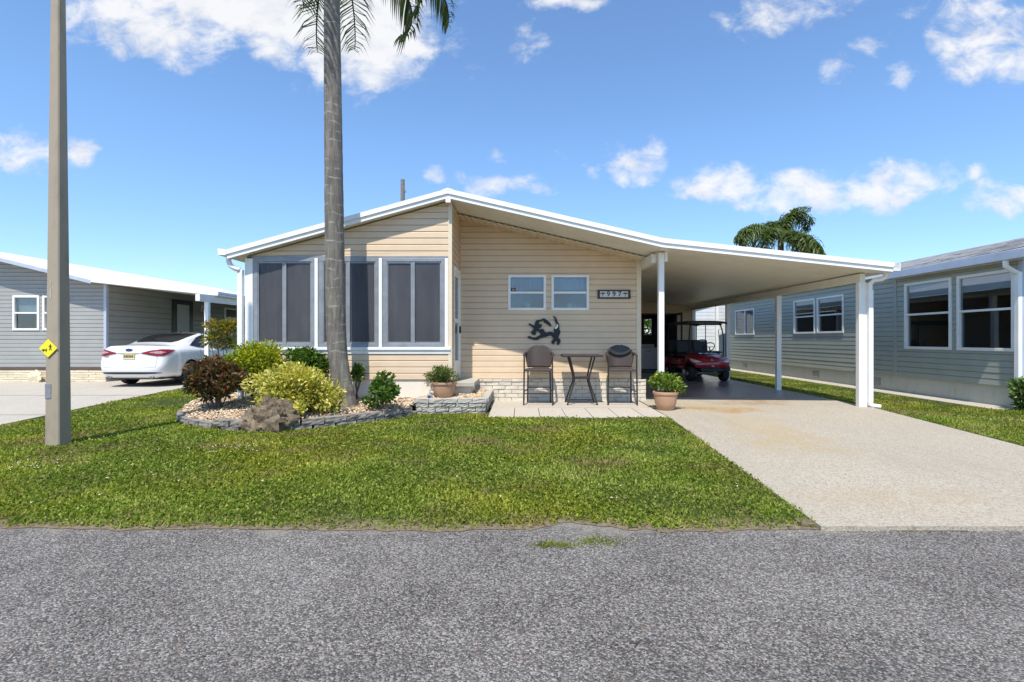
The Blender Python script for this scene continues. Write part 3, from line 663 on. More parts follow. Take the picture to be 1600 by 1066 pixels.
# porch interior seen faintly through the screens
pin = MB()
x0,x1,y0,y1,z0,z1 = XL+.02,XC-.07,SF+.09,12.3,.52,2.95
pin.quad((x0,y0,z0),(x1,y0,z0),(x1,y1,z0),(x0,y1,z0)).quad((x0,y1,z0),(x1,y1,z0),(x1,y1,z1),(x0,y1,z1)).quad((x0,y0,z0),(x0,y1,z0),(x0,y1,z1),(x0,y0,z1)).quad((x1,y0,z0),(x1,y1,z0),(x1,y1,z1),(x1,y0,z1)).quad((x0,y0,z1),(x1,y0,z1),(x1,y1,z1),(x0,y1,z1))
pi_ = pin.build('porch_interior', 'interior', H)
for (ca, cb) in ((-4.85,-4.55),(-4.1,-3.8),(-3.05,-2.75),(-2.5,-2.3),(-1.62,-1.44)):
    k = np.linspace(ca, cb, 26)
    MB().grid([[(x, SF+.16+.025*math.sin(i*1.25), zz) for i, x in enumerate(k)] for zz in (.7, 2.72)]).build('curtain', 'curtain', pi_, smooth=True)
# porch left side wall
WL = Wall((XL,BACK),(0,-1),(-1,0))
lw = WL.sheet('left_wall', [(0,.4),(BACK-SF,.4),(BACK-SF,und(XL)),(0,und(XL))], 'tan_siding', H)
WL.siding(lw, [(0,.41),(BACK-SF-.04,.41),(BACK-SF-.04,und(XL)-.01),(0,und(XL)-.01)], 'tan_siding', .24)
MB().box(XL+.002,XL+.06,SF+.05,BACK,0,.405).build('left_base_wall', 'cream_stucco', H)
# porch door wall, facing the patio
W2 = Wall((XC,SF),(0,1),(1,0)); LW = KF-SF
dh = (.34,1.13,.56,2.62)
dw = W2.sheet('porch_side_wall', [(0,0),(LW,0),(LW,und(XC)-.02),(0,und(XC)-.02)], 'tan_siding', H, holes=[dh])
W2.siding(dw, [(.025,.57),(LW-.02,.57),(LW-.02,und(XC)-.03),(.025,und(XC)-.03)], 'tan_siding', .12, holes=[(dh[0]-.05,dh[1]+.05,.5,dh[3]+.06)])
df = MB()
for q in ((dh[0]-.05,dh[0],.5,dh[3]+.06,-.04,.03),(dh[1],dh[1]+.05,.5,dh[3]+.06,-.04,.03),(dh[0],dh[1],dh[3],dh[3]+.06,-.04,.045)): W2.box(df, *q)
df.build('door_frame', 'white_metal', H, bevel=.004)
dr = MB(); a,b2,c0,c1 = dh
for q in ((a,a+.09,c0,c1),(b2-.09,b2,c0,c1),(a+.09,b2-.09,c0,c0+.32),(a+.09,b2-.09,c1-.1,c1),(a+.09,b2-.09,1.62,1.70)): W2.box(dr, *q, -.03, .012)
dr = dr.build('porch_door', 'white_metal', H, bevel=.004)
for (c0,c1) in ((.88,1.62),(1.70,2.52)): W2.box(MB(), a+.09,b2-.09,c0,c1,-.02,-.012).build('door_pane', 'dark_glass', dr)
W2.box(MB(), b2-.06,b2-.035,1.42,1.56,.012,.05).build('door_handle', 'black_metal', dr, bevel=.006)
# kitchen front wall
W3 = Wall((XC,KF),(1,0),(0,-1)); V3 = lambda x: x-XC
Xp = lambda px, Y=KF: (px-CX)*Y/F
Zp = lambda py, Y=KF: CH-(py-CY)*Y/F
kz0 = .475
wins = [(V3(Xp(794)),V3(Xp(853)),Zp(485),Zp(430)),(V3(Xp(861.5)),V3(Xp(920)),Zp(485),Zp(430))]
hol = [(a+.008,b2-.008,c0+.008,c1-.008) for a,b2,c0,c1 in wins]
kp = [(0,kz0),(V3(XR),kz0),(V3(XR),und(XR)-.02),(0,und(XC)-.02)]
kw = W3.sheet('kitchen_wall', kp, 'tan_siding', H, holes=hol)
W3.siding(kw, [(.02,kz0+.01),(V3(XR)-.07,kz0+.01),(V3(XR)-.07,und(XR)-.03),(.02,und(XC)-.03)], 'tan_siding', .1215, holes=hol)
W3.box(MB(), V3(XR)-.075, V3(XR)+.02, kz0+.012, und(XR)-.03, -.05, .03).build('corner_trim', 'tan_trim', H, bevel=.005)
for k, (a,b2,c0,c1) in enumerate(wins):
    wn_ = W3.window(H, a,b2,c0,c1,'hung',.05,depth=.75,inside='interior_pale',blind=.0)
    # pale valance, a pot on the inner sill
    vx = np.linspace(a+.05,b2-.05,30)
    MB().grid([[W3.p(x, zz, -.14+.012*math.sin(i*1.7)) for i, x in enumerate(vx)] for zz in (c1-.30, c1-.05)]).build('valance', 'blind', wn_, smooth=True)
    q = W3.p((a+b2)/2+.02, c0+.03, -.2); MB().lathe([(.05,0),(.07,.1),(.075,.12)], q, 12).build('sill_pot', 'appliance', wn_, smooth=True)
q0 = wins[0]; W3.box(MB(), q0[0]+.06,q0[0]+.155,(q0[2]+q0[3])/2+.03,(q0[2]+q0[3])/2+.095,.005,.008).build('window_sticker', 'sign_black', H)
W3.box(MB(), q0[0]+.085,q0[0]+.13,(q0[2]+q0[3])/2+.045,(q0[2]+q0[3])/2+.075,.0082,.0092).build('sticker_print', 'plate_yellow', H)
# vented soffit hung at the wall, ribbed
sf = []
xx = XC+.02; i = 0
sm = MB()
while xx < XR+.06:
    x2 = min(xx+.062, XR+.08); o = .0 if i % 2 == 0 else .012
    sm.prism([(xx,und(xx)-.012-o),(x2,und(x2)-.012-o),(x2,und(x2)-.045-o),(xx,und(xx)-.045-o)], (9.93, KF-.002)); xx = x2+(.007 if i % 2 else 0); i += 1
sm.build('vented_soffit', 'tan_trim', H, label='tan ribbed vented soffit above the kitchen wall', kind='stuff')
# right wall of the house, along the carport
W4 = Wall((XR,KF),(0,1),(1,0))
rw = W4.sheet('carport_wall', [(0,.02),(18.6-KF,.02),(18.6-KF,und(XR)-.02),(0,und(XR)-.02)], 'tan_siding', H)
W4.siding(rw, [(.03,kz0),(18.6-KF,kz0),(18.6-KF,und(XR)-.04),(.03,und(XR)-.04)], 'tan_siding', .24)
# painted brick skirting: each brick a piece
def bricks(wall_obj, W, u0, u1, z0, z1, rows, L, m, gap=.010, proud=.03, group=None):
    hrow = (z1-z0)/rows; metas = []
    for v in range(5):
        mb = MB(); j = lambda s=.005: random.uniform(-s, s)
        l, h, dpt = L-gap, hrow-gap, .05
        vs = [(sx*l/2+j(), sy*dpt/2+(j(.005) if sy < 0 else 0), sz*h/2+j(.004)) for sz in (-1,1) for sy in (-1,1) for sx in (-1,1)]
        mb.v = vs; mb.f = [(0,2,3,1),(4,5,7,6),(0,1,5,4),(2,6,7,3),(0,4,6,2),(1,3,7,5)]
        me = bpy.data.meshes.new('brick'); me.from_pydata(vs, [], mb.f); me.materials.append(M[m]); metas.append(me)
    og = ORG[wall_obj.name]; ang = math.atan2(W.U.y, W.U.x)
    for r in range(rows):
        u = u0 - (L/2 if r % 2 else 0)
        while u < u1-.03:
            a, b2 = max(u, u0), min(u+L, u1)
            if b2-a > .04:
                o = bpy.data.objects.new('brick', random.choice(metas)); col.objects.link(o); o.parent = wall_obj
                q = W.p((a+b2)/2, z0+(r+.5)*hrow, proud-.025+random.uniform(-.004,.004)); o.location = Vector(q)-og
                o.rotation_euler = (0,0,ang); o.scale = ((b2-a)/L, 1, 1); ORG[o.name] = og
            u += L
bw = W3.box(MB(), V3(-1.0), V3(XR)+.10, -.02, kz0-.002, -.02, .018).build('brick_skirt', 'mortar', H)
bricks(bw, W3, V3(-1.0), V3(XR)+.115, .02, .42, 5, .265, 'white_brick', proud=.045)
bricks(bw, W3, V3(-1.0), V3(XR)+.115, .42, .478, 1, .20, 'white_brick', proud=.06)
# concrete step under the porch door
st = thing('door_step', 'pale concrete step slab below the porch door', 'step', (-1.05,9.7,0))
MB().box(-1.265,-.87,9.18,10.24,.42,.50).build('slab', 'cap_stone', st, bevel=.008)
MB().box(-1.265,-.95,9.30,10.24,0,.417).build('base', 'cream_stucco', st)
# carport shed: rear wall with open doorway
SB = 18.6
sh = thing('carport_shed', 'tan sided storage room closing the far end of the carport', 'shed', (4.4, SB, 0))
W5 = Wall((XR+.02,SB),(1,0),(0,-1)); v5 = lambda x: x-XR-.02
op = (v5(4.35), v5(5.72), .04, 2.20)
so = W5.sheet('rear_wall', [(0,.03),(v5(6.36),.03),(v5(6.36),und(6.36)-.02),(0,und(2.52)-.02)], 'tan_siding', sh, holes=[op])
W5.siding(so, [(0,.04),(v5(6.36),.04),(v5(6.36),und(6.36)-.04),(0,und(2.52)-.04)], 'tan_siding', .13, holes=[(op[0]-.06,op[1]+.06,0,op[3]+.06)])
dfm = MB()
for q in ((op[0]-.06,op[0],.03,op[3]+.06),(op[1],op[1]+.06,.03,op[3]+.06),(op[0],op[1],op[3],op[3]+.06)): W5.box(dfm, *q, -.05, .03)
dfm.build('door_frame', 'dark_paint', sh)
ib = MB(); x0,x1,y0,y1,z1 = 2.6,6.3,SB+.06,21.6,2.35
ib.quad((x0,y0,.04),(x1,y0,.04),(x1,y1,.04),(x0,y1,.04)).quad((x0,y0,z1),(x1,y0,z1),(x1,y1,z1),(x0,y1,z1)).quad((x0,y0,.04),(x0,y1,.04),(x0,y1,z1),(x0,y0,z1)).quad((x1,y0,.04),(x1,y1,.04),(x1,y1,z1),(x1,y0,z1))
for q in minus([(x0,.04),(x1,.04),(x1,z1),(x0,z1)], [(5.33,5.62,1.5,2.16)]): ib.quad(*[(a,y1,b2) for a,b2 in q])
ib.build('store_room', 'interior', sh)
MB().box(5.30,5.33,y1-.03,y1+.03,1.47,2.19).box(5.62,5.65,y1-.03,y1+.03,1.47,2.19).box(5.33,5.62,y1-.03,y1+.03,1.47,1.5).box(5.33,5.62,y1-.03,y1+.03,2.16,2.19).build('window_frame', 'white_metal', sh)
od = MB(); 
for q in ((5.735,5.775,17.85,17.93),(5.735,5.775,18.45,18.53)): od.box(q[0],q[1],q[2],q[3],.08,2.26)
od.box(5.735,5.775,17.93,18.45,2.18,2.26).box(5.735,5.775,17.93,18.45,.08,.9).build('screen_door', 'dark_paint', sh, label='dark framed screen door standing open')
wsh = thing('washing_machine', 'white washing machine inside the dark storage room', 'appliance', (4.85,19.3,0))
MB().box(4.52,5.2,19.0,19.65,.06,.98).build('cabinet', 'appliance', wsh, bevel=.02)
MB().box(4.52,5.2,19.5,19.65,.982,1.10).build('control_panel', 'appliance', wsh, bevel=.01)
MB().box(4.53,5.19,18.985,18.999,.10,.16).build('kick_panel', 'black_plastic', wsh)
MB().box(4.80,4.95,18.98,18.999,.83,.86).build('latch', 'plate_grey', wsh)
# ---------------------------------------------------------------- right neighbour
N2 = thing('neighbour_house', 'grey green sided mobile home with shingled roof beyond the side lawn', 'house', (10.5, 12, 0))
WX, NY0, NY1 = 9.05, 8.98, 21.9
W6 = Wall((WX,NY1),(0,-1),(-1,0)); u6 = lambda y: NY1-y
rwins = [(u6(11.72),u6(10.44),1.07,2.60,'hung',.52),(u6(10.31),u6(9.10),1.07,2.60,'hung',.52),(u6(16.5),u6(15.30),1.47,2.56,'hung',.5),(u6(15.2),u6(13.94),1.47,2.56,'hung',.5),(u6(21.0),u6(19.3),1.47,2.50,'slider',.5)]
hol = [(a+.008,b2-.008,c0+.008,c1-.008) for a,b2,c0,c1,_,_ in rwins]
nw = W6.sheet('side_wall', [(0,.42),(u6(NY0),.42),(u6(NY0),2.90),(0,2.90)], 'green_siding', N2, holes=hol)
W6.siding(nw, [(.03,.42),(u6(NY0)-.05,.42),(u6(NY0)-.05,2.88),(.03,2.88)], 'green_siding', .119, holes=hol)
MB().box(WX+.03,WX+.12,NY0,NY1,-.04,.425).build('base_wall', 'green_stucco', N2)
for (a,b2,c0,c1,k,md) in rwins:
    big = c1-c0 > 1.3
    wn_ = W6.window(N2, a,b2,c0,c1,k,.06 if big else .055,depth=2.2 if big else .6,mid=md,proud=.04)
    if big:
        zb = c1-.34
        W6.box(MB(), a+.06,b2-.06,zb,c1-.06,-.06,-.054).build('roller_blind', 'appliance', wn_)
        W6.box(MB(), (a+b2)/2-.1,(a+b2)/2+.06,c0+.06,c1-.4,-2.1,-2.05).build('inner_post', 'interior_pale', wn_)
        W6.box(MB(), a+.01,b2-.01,c1-.62,c1-.42,-2.15,-2.1).build('inner_rail', 'interior_pale', wn_)
for y in (20.2, 15.35, 12.75): 
    vg = W6.box(MB(), u6(y)-.17,u6(y)+.17,.12,.31,-.05,-.018).build('base_vent', 'plate_grey', N2)
    for k in range(4): W6.box(MB(), u6(y)-.15,u6(y)+.15,.145+k*.042,.158+k*.042,-.019,-.008).build('vent_slat', 'green_stucco', vg)
W6.box(MB(), u6(12.06),u6(11.98),.42,2.80,-.02,.03).build('seam_trim', 'green_siding', N2)
W6.box(MB(), u6(NY0)-.055,u6(NY0)+.02,.40,2.80,-.05,.03).build('corner_trim', 'bluegrey_metal', N2, bevel=.004)
W6.box(MB(), 0,.06,.40,2.80,-.05,.03).build('corner_trim', 'white_metal', N2)
MB().box(8.88,8.97,12.0,NY1+.3,2.83,2.955).build('rear_gutter', 'white_metal', N2, bevel=.01)
MB().box(8.70,8.80,8.6,12.0,2.72,2.89).build('front_gutter', 'bluegrey_metal', N2, bevel=.012)
MB().box(8.80,WX+.02,8.6,12.0,2.735,2.77).build('soffit', 'pan_ceiling', N2)
MB().box(8.97,WX+.02,12.0,NY1,2.86,2.89).build('soffit', 'pan_ceiling', N2)
MB().tube([(8.76,9.0,2.73),(8.76,9.0,2.62),(8.86,9.0,2.55),(8.97,9.0,2.50)], .045, 10).build('downspout_elbow', 'white_metal', N2, smooth=True)
MB().box(8.955,9.035,8.96,9.05,.08,2.52).build('downspout', 'white_metal', N2, bevel=.01)
rid = (12.6, 3.86)
MB().prism([(8.72,2.885),(rid[0],rid[1]),(16.3,2.885),(16.3,2.80),(rid[0],rid[1]-.08),(8.72,2.80)], (8.6,12.0)).build('front_roof', 'shingle', N2)
rr = MB().prism([(8.92,2.945),(rid[0],rid[1]-.01),(16.3,2.945),(16.3,2.85),(rid[0],rid[1]-.1),(8.92,2.85)], (12.001,NY1+.3)).build('rear_roof', 'shingle', N2)
# shingle courses on the near slope
sl = (rid[1]-2.885)/(rid[0]-8.72)
tabs = []
for v in range(4):
    me = bpy.data.meshes.new('shingle'); L_ = .45+.08*v
    me.from_pydata([(0,0,.004),(0,L_,.004),(.17,L_,.004+.17*sl),(.17,0,.004+.17*sl),(0,0,-.006),(0,L_,-.006)], [], [(0,1,2,3),(0,4,5,1)]); me.materials.append(M['shingle']); tabs.append((me, L_))
fr_ = [o for o in N2.children if o.name.startswith('front_roof')][0]
for r in range(19):
    x = 8.73+r*.2; y = 8.62+random.uniform(0,.3)
    while y < 11.5:
        me, L_ = random.choice(tabs)
        o = bpy.data.objects.new('shingle', me); col.objects.link(o); o.parent = fr_; o.location = Vector((x, y, 2.885+(x-8.72)*sl+.007+random.uniform(0,.010)))-ORG[fr_.name]; y += L_+.012
W7 = Wall((WX,NY0),(1,0),(0,-1))
nf = W7.sheet('front_wall', [(0,.42),(7,.42),(7,2.8),(3.55,3.75),(0,2.8)], 'green_siding', N2)
W7.siding(nf, [(.02,.42),(7,.42),(7,2.78),(3.55,3.7),(.02,2.78)], 'green_siding', .119)
MB().box(WX+.03,WX+7,NY0+.03,NY0+.12,-.04,.42).build('front_base', 'green_stucco', N2)
# white sided shed behind, seen through the carport
N3 = thing('rear_shed', 'white sided shed with sloping grey roof edge behind the carport', 'shed', (8,23,0))
W8 = Wall((6.9,23.0),(1,0),(0,-1))
sw = W8.sheet('front_wall', [(0,0),(3.2,0),(3.2,3.3),(0,2.42)], 'white_siding', N3)
W8.siding(sw, [(0,.3),(3.2,.3),(3.2,3.3),(0,2.42)], 'white_siding', .16)
MB().prism([(6.5,2.28),(9.1,3.02),(9.1,3.26),(6.5,2.52)], (22.9,22.97)).build('fascia', 'bluegrey_metal', N3)
MB().prism([(6.4,2.56),(9.1,3.30),(9.1,3.35),(6.4,2.61)], (22.8,26)).build('roof', 'roof_white', N3)
MB().box(8.94,9.06,22.85,22.95,0,2.95).build('downspout', 'white_metal', N3)

# ---------------------------------------------------------------- left neighbour
N1 = thing('neighbour_house', 'grey sided mobile home with white roof and carport beside the white car', 'house', (-14, 15, 0))
LX, LY = -12.4, 14.85
LT = [(-20.0,2.95),(-16.4,4.06),(-12.48,3.10),(-8.80,2.70)]
def zl(x):
    for (a,za),(b,zb) in zip(LT, LT[1:]):
        if x <= b: return za+(zb-za)*(x-a)/(b-a)
    return LT[-1][1]
for i, nm in enumerate(('far_roof','house_roof','carport_roof')):
    (a,za),(b,zb) = LT[i], LT[i+1]
    o = MB().prism(pan(a,b,za-.02,zb-.02,.07), (14.42,27)).build(nm, 'roof_white', N1)
    MB().prism(pan(a,b,za-.092,zb-.092,.10 if i < 2 else .05), (14.40,14.45)).build('fascia', 'bluegrey_metal' if i < 2 else 'white_metal', o)
    MB().prism(pan(a,b,za-.10,zb-.10,.05), (14.455,26.9)).build('ceiling_panel', 'pan_ceiling', o)
MB().box(-9.02,-8.90,13.75,27,2.36,2.545).build('carport_beam', 'white_metal', N1)
for y in (14.15, 18.2, 22.2): MB().box(-9.0,-8.885,y-.05,y+.05,.03,2.37).build('carport_post', 'white_metal', N1, bevel=.005)
W9 = Wall((-18.6,LY),(1,0),(0,-1)); u9 = lambda x: x+18.6
lw_ = [(u9(-15.17),u9(-14.38),1.56,2.60),(u9(-14.28),u9(-13.49),1.56,2.60)]
hol = [(a+.008,b2-.008,c0+.008,c1-.008) for a,b2,c0,c1 in lw_]
fp = [(0,.46),(u9(LX),.46),(u9(LX),zl(LX)-.15),(u9(-16.4),zl(-16.4)-.15),(0,zl(-18.6)-.15)]
lf = W9.sheet('front_wall', fp, 'grey_siding', N1, holes=hol)
W9.siding(lf, [(0,.47),(u9(LX)-.05,.47),(u9(LX)-.05,zl(LX)-.16),(u9(-16.4),zl(-16.4)-.16),(0,zl(-18.6)-.16)], 'grey_siding', .118, holes=hol)
for (a,b2,c0,c1) in lw_: W9.window(N1, a,b2,c0,c1,'hung',.06,depth=.6,blind=.45,proud=.04)
W9.box(MB(), u9(LX)-.06,u9(LX)+.02,.46,zl(LX)-.16,-.06,.03).build('corner_trim', 'bluegrey_metal', N1)
W9.box(MB(), 0,u9(LX)+.015,.375,.47,-.05,.045).build('brick_cap', 'brown_trim', N1)
lb = W9.box(MB(), 0,u9(LX)+.01,-.02,.376,-.05,.012).build('brick_skirt', 'mortar', N1)
bricks(lb, W9, u9(-16.1), u9(LX)+.01, .03, .373, 5, .40, 'yellow_brick', proud=.04)
W10 = Wall((LX,LY),(0,1),(1,0))
ls = W10.sheet('side_wall', [(0,.03),(12,.03),(12,zl(LX)-.15),(0,zl(LX)-.15)], 'grey_siding', N1)
W10.siding(ls, [(.03,.40),(12,.40),(12,zl(LX)-.155),(.03,zl(LX)-.155)], 'grey_siding', .18)
dd = W10.box(MB(), 2.75,3.85,.5,2.72,.005,.05).build('side_door', 'dark_paint', N1, bevel=.006)
W10.box(MB(), 2.98,3.62,1.2,2.55,.051,.058).build('door_pane', 'blind', dd)
W10.box(MB(), 5.85,7.0,1.75,2.62,.005,.045).build('side_window', 'white_metal', N1)
W10.box(MB(), 5.95,6.9,1.84,2.16,.046,.05).build('pane', 'dark_paint', N1); W10.box(MB(), 5.95,6.9,2.22,2.54,.046,.05).build('pane', 'dark_paint', N1)
lt = thing('wall_lantern', 'pale wall lamp beside the dark side door of the grey house', 'lamp', (LX+.05,19.3,2.3))
MB().box(LX+.021,LX+.05,19.2,19.34,2.35,2.62).build('backplate', 'appliance', lt, bevel=.005)
MB().tube([(LX+.05,19.27,2.55),(LX+.14,19.27,2.58),(LX+.16,19.27,2.5)], .015, 6).build('arm', 'appliance', lt)
MB().lathe([(.03,.0),(.08,-.06),(.085,-.2),(.05,-.26)], (LX+.16,19.27,2.5), 10).build('shade', 'sign_white', lt, smooth=True)

# ---------------------------------------------------------------- poles
P1 = thing('utility_pole', 'square tapered concrete utility pole standing on the lawn by the road', 'utility pole', (-5.59,6.0,0))
def pole_w(z): return .178-.0136*z
mb = MB(); n = 0; ring = []
for z in (-.1, 2.5, 5, 7.6):
    h = pole_w(max(z,0))/2; c = .012
    ring.append([(-5.59+a, 6.0+b2, z) for a,b2 in ((-h+c,-h),(h-c,-h),(h,-h+c),(h,h-c),(h-c,h),(-h+c,h),(-h,h-c),(-h,-h+c),(-h+c,-h))])
mb.grid(ring); mb.build('shaft', 'concrete_pole', P1)
MB().box(-5.668,-5.595,5.910,5.918,.59,.77).build('meter_plate', 'plate_grey', P1, bevel=.004)
MB().box(-5.615,-5.60,5.920,5.926,1.78,1.90).box(-5.61,-5.598,5.920,5.926,1.95,1.99).build('paint_mark', 'cap_stone', P1)
DS = thing('warning_sign', 'small yellow diamond dog walking sign fixed to the concrete pole', 'sign', (-5.625,5.905,1.19))
mtx = Matrix.Translation((-5.625,5.908,1.19)) @ Matrix.Rotation(R(45),4,'Y')
MB().xbox(mtx, .155, .006, .155).build('plate', 'sign_yellow', DS, bevel=.002)
def sil(poly, cx, cz, s, y0, y1): return MB().prism([(cx+a*s, cz+b2*s) for a,b2 in poly], (y0,y1))
dog = [(-.5,-.05),(-.45,.12),(-.3,.16),(-.28,.24),(-.2,.16),(.12,.14),(.2,.26),(.24,.24),(.2,.06),(.16,-.2),(.1,-.2),(.1,-.02),(-.22,-.02),(-.22,-.2),(-.3,-.2),(-.32,.02)]
man = [(-.08,.55),(-.02,.62),(.05,.6),(.08,.52),(.04,.45),(.12,.38),(.26,.1),(.2,.06),(.1,.22),(.08,.02),(.24,-.5),(.14,-.52),(.0,-.08),(-.12,-.5),(-.22,-.48),(-.1,.0),(-.08,.24),(-.3,.1),(-.34,.15),(-.1,.4),(-.04,.45)]
sil(dog, -5.655, 1.165, .085, 5.9025, 5.9045).build('dog_symbol', 'sign_black', DS)
sil(man, -5.595, 1.20, .065, 5.9025, 5.9045).build('walker_symbol', 'sign_black', DS)
P2 = thing('utility_pole', 'weathered wooden pole rising behind the roof ridge', 'utility pole', (-5.26,22.0,0))
MB().tube([(-5.26,22,-.1),(-5.26,22,8.36)], [.16,.085], 12).build('shaft', 'old_wood', P2, smooth=True)
MB().box(-5.17,-5.11,21.96,22.04,7.78,7.93).build('insulator', 'plate_grey', P2, bevel=.02)
MB().box(-5.19,-5.05,21.97,22.03,7.2,7.26).build('bracket', 'plate_grey', P2)

# ---------------------------------------------------------------- flower bed: gravel, edging blocks, planter
def gz(x, y):                                  # height of the gravel
    return .10 + .13*np.clip((y-7.0)/2.0, 0, 1)
gb = [(p[0]*.985-.03, p[1]*.992+.08) for p in bedc] 
poly = gb + [(-5.08,10.2),(-5.08,9.12),(-1.82,9.12)]
xs = np.arange(-5.9,-1.7,.08); ys = np.arange(6.85,10.4,.08)
mb = MB()
for x in xs:
    for y in ys:
        if pip(np.array([x+.04]), np.array([y+.04]), [(p[0],p[1]) for p in bedc]+[(-5.0,10.3),(-5.0,9.12),(-1.8,9.12)])[0]:
            mb.quad(*[(a,b2,float(gz(a,b2))-.03) for a,b2 in ((x,y),(x+.08,y),(x+.08,y+.08),(x,y+.08))])
struct('bed_soil', mb, 'soil')
def pebbles(name, label, polys, n, zf, smin=.011, smax=.026):
    X = []; Y = []
    for pl, share in polys:
        P = np.array(pl); a0 = P.min(0); a1 = P.max(0); x = rng.uniform(a0[0],a1[0],n*6); y = rng.uniform(a0[1],a1[1],n*6); k = pip(x,y,pl); X.append(x[k][:int(n*share)]); Y.append(y[k][:int(n*share)])
    X = np.concatenate(X); Y = np.concatenate(Y); m = len(X)
    oct_ = np.array([(1,0,0),(-1,0,0),(0,1,0),(0,-1,0),(0,0,1),(0,0,-1),(.62,.62,.4),(-.62,.62,.4),(-.62,-.62,.4),(.62,-.62,.4)])
    fc = [(0,6,4),(6,2,4),(2,7,4),(7,1,4),(1,8,4),(8,3,4),(3,9,4),(9,0,4),(0,2,6),(2,1,7),(1,3,8),(3,0,9),(2,0,5),(1,2,5),(3,1,5),(0,3,5)]
    s = rng.uniform(smin,smax,m); a = rng.uniform(0,6.28,m); ca, sa = np.cos(a), np.sin(a)
    V = oct_[None]*rng.uniform(.75,1.2,(m,10,1)); V = V*np.stack([s*rng.uniform(1,1.6,m), s, s*rng.uniform(.5,.85,m)],1)[:,None,:]
    Vx = V[:,:,0]*ca[:,None]-V[:,:,1]*sa[:,None]; Vy = V[:,:,0]*sa[:,None]+V[:,:,1]*ca[:,None]
    V = np.stack([Vx+X[:,None], Vy+Y[:,None], V[:,:,2]+(zf(X,Y)+rng.uniform(-.028,.006,m))[:,None]], 2)
    return np_mesh(name, V, fc, 16, np.clip(rng.normal(.5,.27,m),0,1), 'pebble', label=label, category='gravel', kind='stuff')
bp = [(p[0],p[1]) for p in bedc]+[(-5.05,10.3),(-5.05,9.12),(-1.84,9.12)]
pebbles('bed_gravel', 'tan river pebbles covering the curved flower bed', [(bp,1)], 13000, gz)
def block_mesh(l, h, dpt, m, rough=.012, rr=3):
    mb = MB(); nx, nz_ = 4, 3
    j = lambda: random.uniform(-rough, rough)
    front = [[(-l/2+l*i/nx + (0 if i in (0,nx) else j()*.4), -dpt/2 + j(), -h/2+h*k/nz_) for i in range(nx+1)] for k in range(nz_+1)]
    mb.grid(front)
    mb.quad((-l/2,-dpt/2,h/2),(l/2,-dpt/2,h/2),(l/2,dpt/2,h/2),(-l/2,dpt/2,h/2)); mb.quad((-l/2,-dpt/2,-h/2),(-l/2,-dpt/2,h/2),(-l/2,dpt/2,h/2),(-l/2,dpt/2,-h/2)); mb.quad((l/2,-dpt/2,-h/2),(l/2,dpt/2,-h/2),(l/2,dpt/2,h/2),(l/2,-dpt/2,h/2)); mb.quad((-l/2,dpt/2,-h/2),(-l/2,dpt/2,h/2),(l/2,dpt/2,h/2),(l/2,dpt/2,-h/2))
    # top edge follows the rough front face
    n = (nx+1); b = nz_*n
    top = [mb.v[b+i] for i in range(n)]; mb.f[nx*nz_] = tuple([b+i for i in range(n)] + [nx and (nz_+1)*n+2, (nz_+1)*n+3])
    me = bpy.data.meshes.new('block'); me.from_pydata(mb.v, [], mb.f); me.materials.append(M[m]); me.update()
    return me
def place(me, name, parent, loc, rz=0, s=(1,1,1)):
    o = bpy.data.objects.new(name, me); col.objects.link(o); o.parent = parent; og = ORG[parent.name]; ORG[o.name] = og
    o.location = Vector(loc)-og; o.rotation_euler = (0,0,rz); o.scale = s
    return o
EDG = thing('bed_edging', 'curved low edging of weathered grey blocks around the flower bed', 'edging', (-3.6,7.0,0))
ems = [block_mesh(.293,.080,.16,'wall_block', .009) for _ in range(6)]
cl = np.array(smooth_curve(BED, 900)); ds = np.concatenate([[0],np.cumsum(np.linalg.norm(np.diff(cl,axis=0),axis=1))])
for row, (z, off) in enumerate(((.035,0),(.125,.15))):
    s = .16+off
    while s < ds[-1]-.1:
        i = int(np.searchsorted(ds, s)); x, y = cl[i]; tg = cl[min(i+4,len(cl)-1)]-cl[i-4]; ang = math.atan2(-tg[1],-tg[0])
        if row == 0 or s < ds[-1]: 
            zz = z - (.045 if s > 3.2 else .0)
            place(random.choice(ems), 'edging_block', EDG, (x,y,zz), ang+random.uniform(-.03,.03), (random.uniform(.94,.99),1,1))
        s += .305
PL = thing('raised_planter', 'raised planter of pale split blocks with grey cap stones by the step', 'planter', (-1.2,8.9,0))
x0, x1, y0, y1 = -1.83, -.62, 8.56, 10.2
MB().box(x0+.1,x1-.1,y0+.1,9.08,-.02,.215).build('core', 'soil', PL)
pms = [block_mesh(.218,.070,.14,'pale_block',.008) for _ in range(5)]; cms = [block_mesh(.235,.066,.17,'cap_stone',.005) for _ in range(5)]
for r in range(3):
    x = x0 - (.115 if r % 2 else 0)
    while x < x1-.03:
        a, b2 = max(x,x0), min(x+.23,x1)
        if b2-a > .05: place(random.choice(pms), 'wall_block', PL, ((a+b2)/2, y0+.07, -.015+r*.079+.022), 0, ((b2-a)/.23,1,1))
        x += .23
    y = y0+.15 + (.1 if r % 2 else 0)
    while y < y1-.05:
        place(random.choice(pms), 'wall_block', PL, (x1-.06, y+.11, -.015+r*.079+.022), R(90), (.98,1,1)); y += .23
x = x0-.02
for k in range(5):
    place(cms[k], 'cap_stone', PL, (x+.125, y0+.075, .236), 0, (1.03,1,1)); x += .25
for k in range(6): place(random.choice(cms), 'cap_stone', PL, (x1-.055, y0+.30+k*.25, .236), R(90), (1.03,1.1,1))
for k in range(2): place(random.choice(cms), 'cap_stone', PL, (x0+.07, y0+.30+k*.25, .236), R(-90), (1.03,1,1))
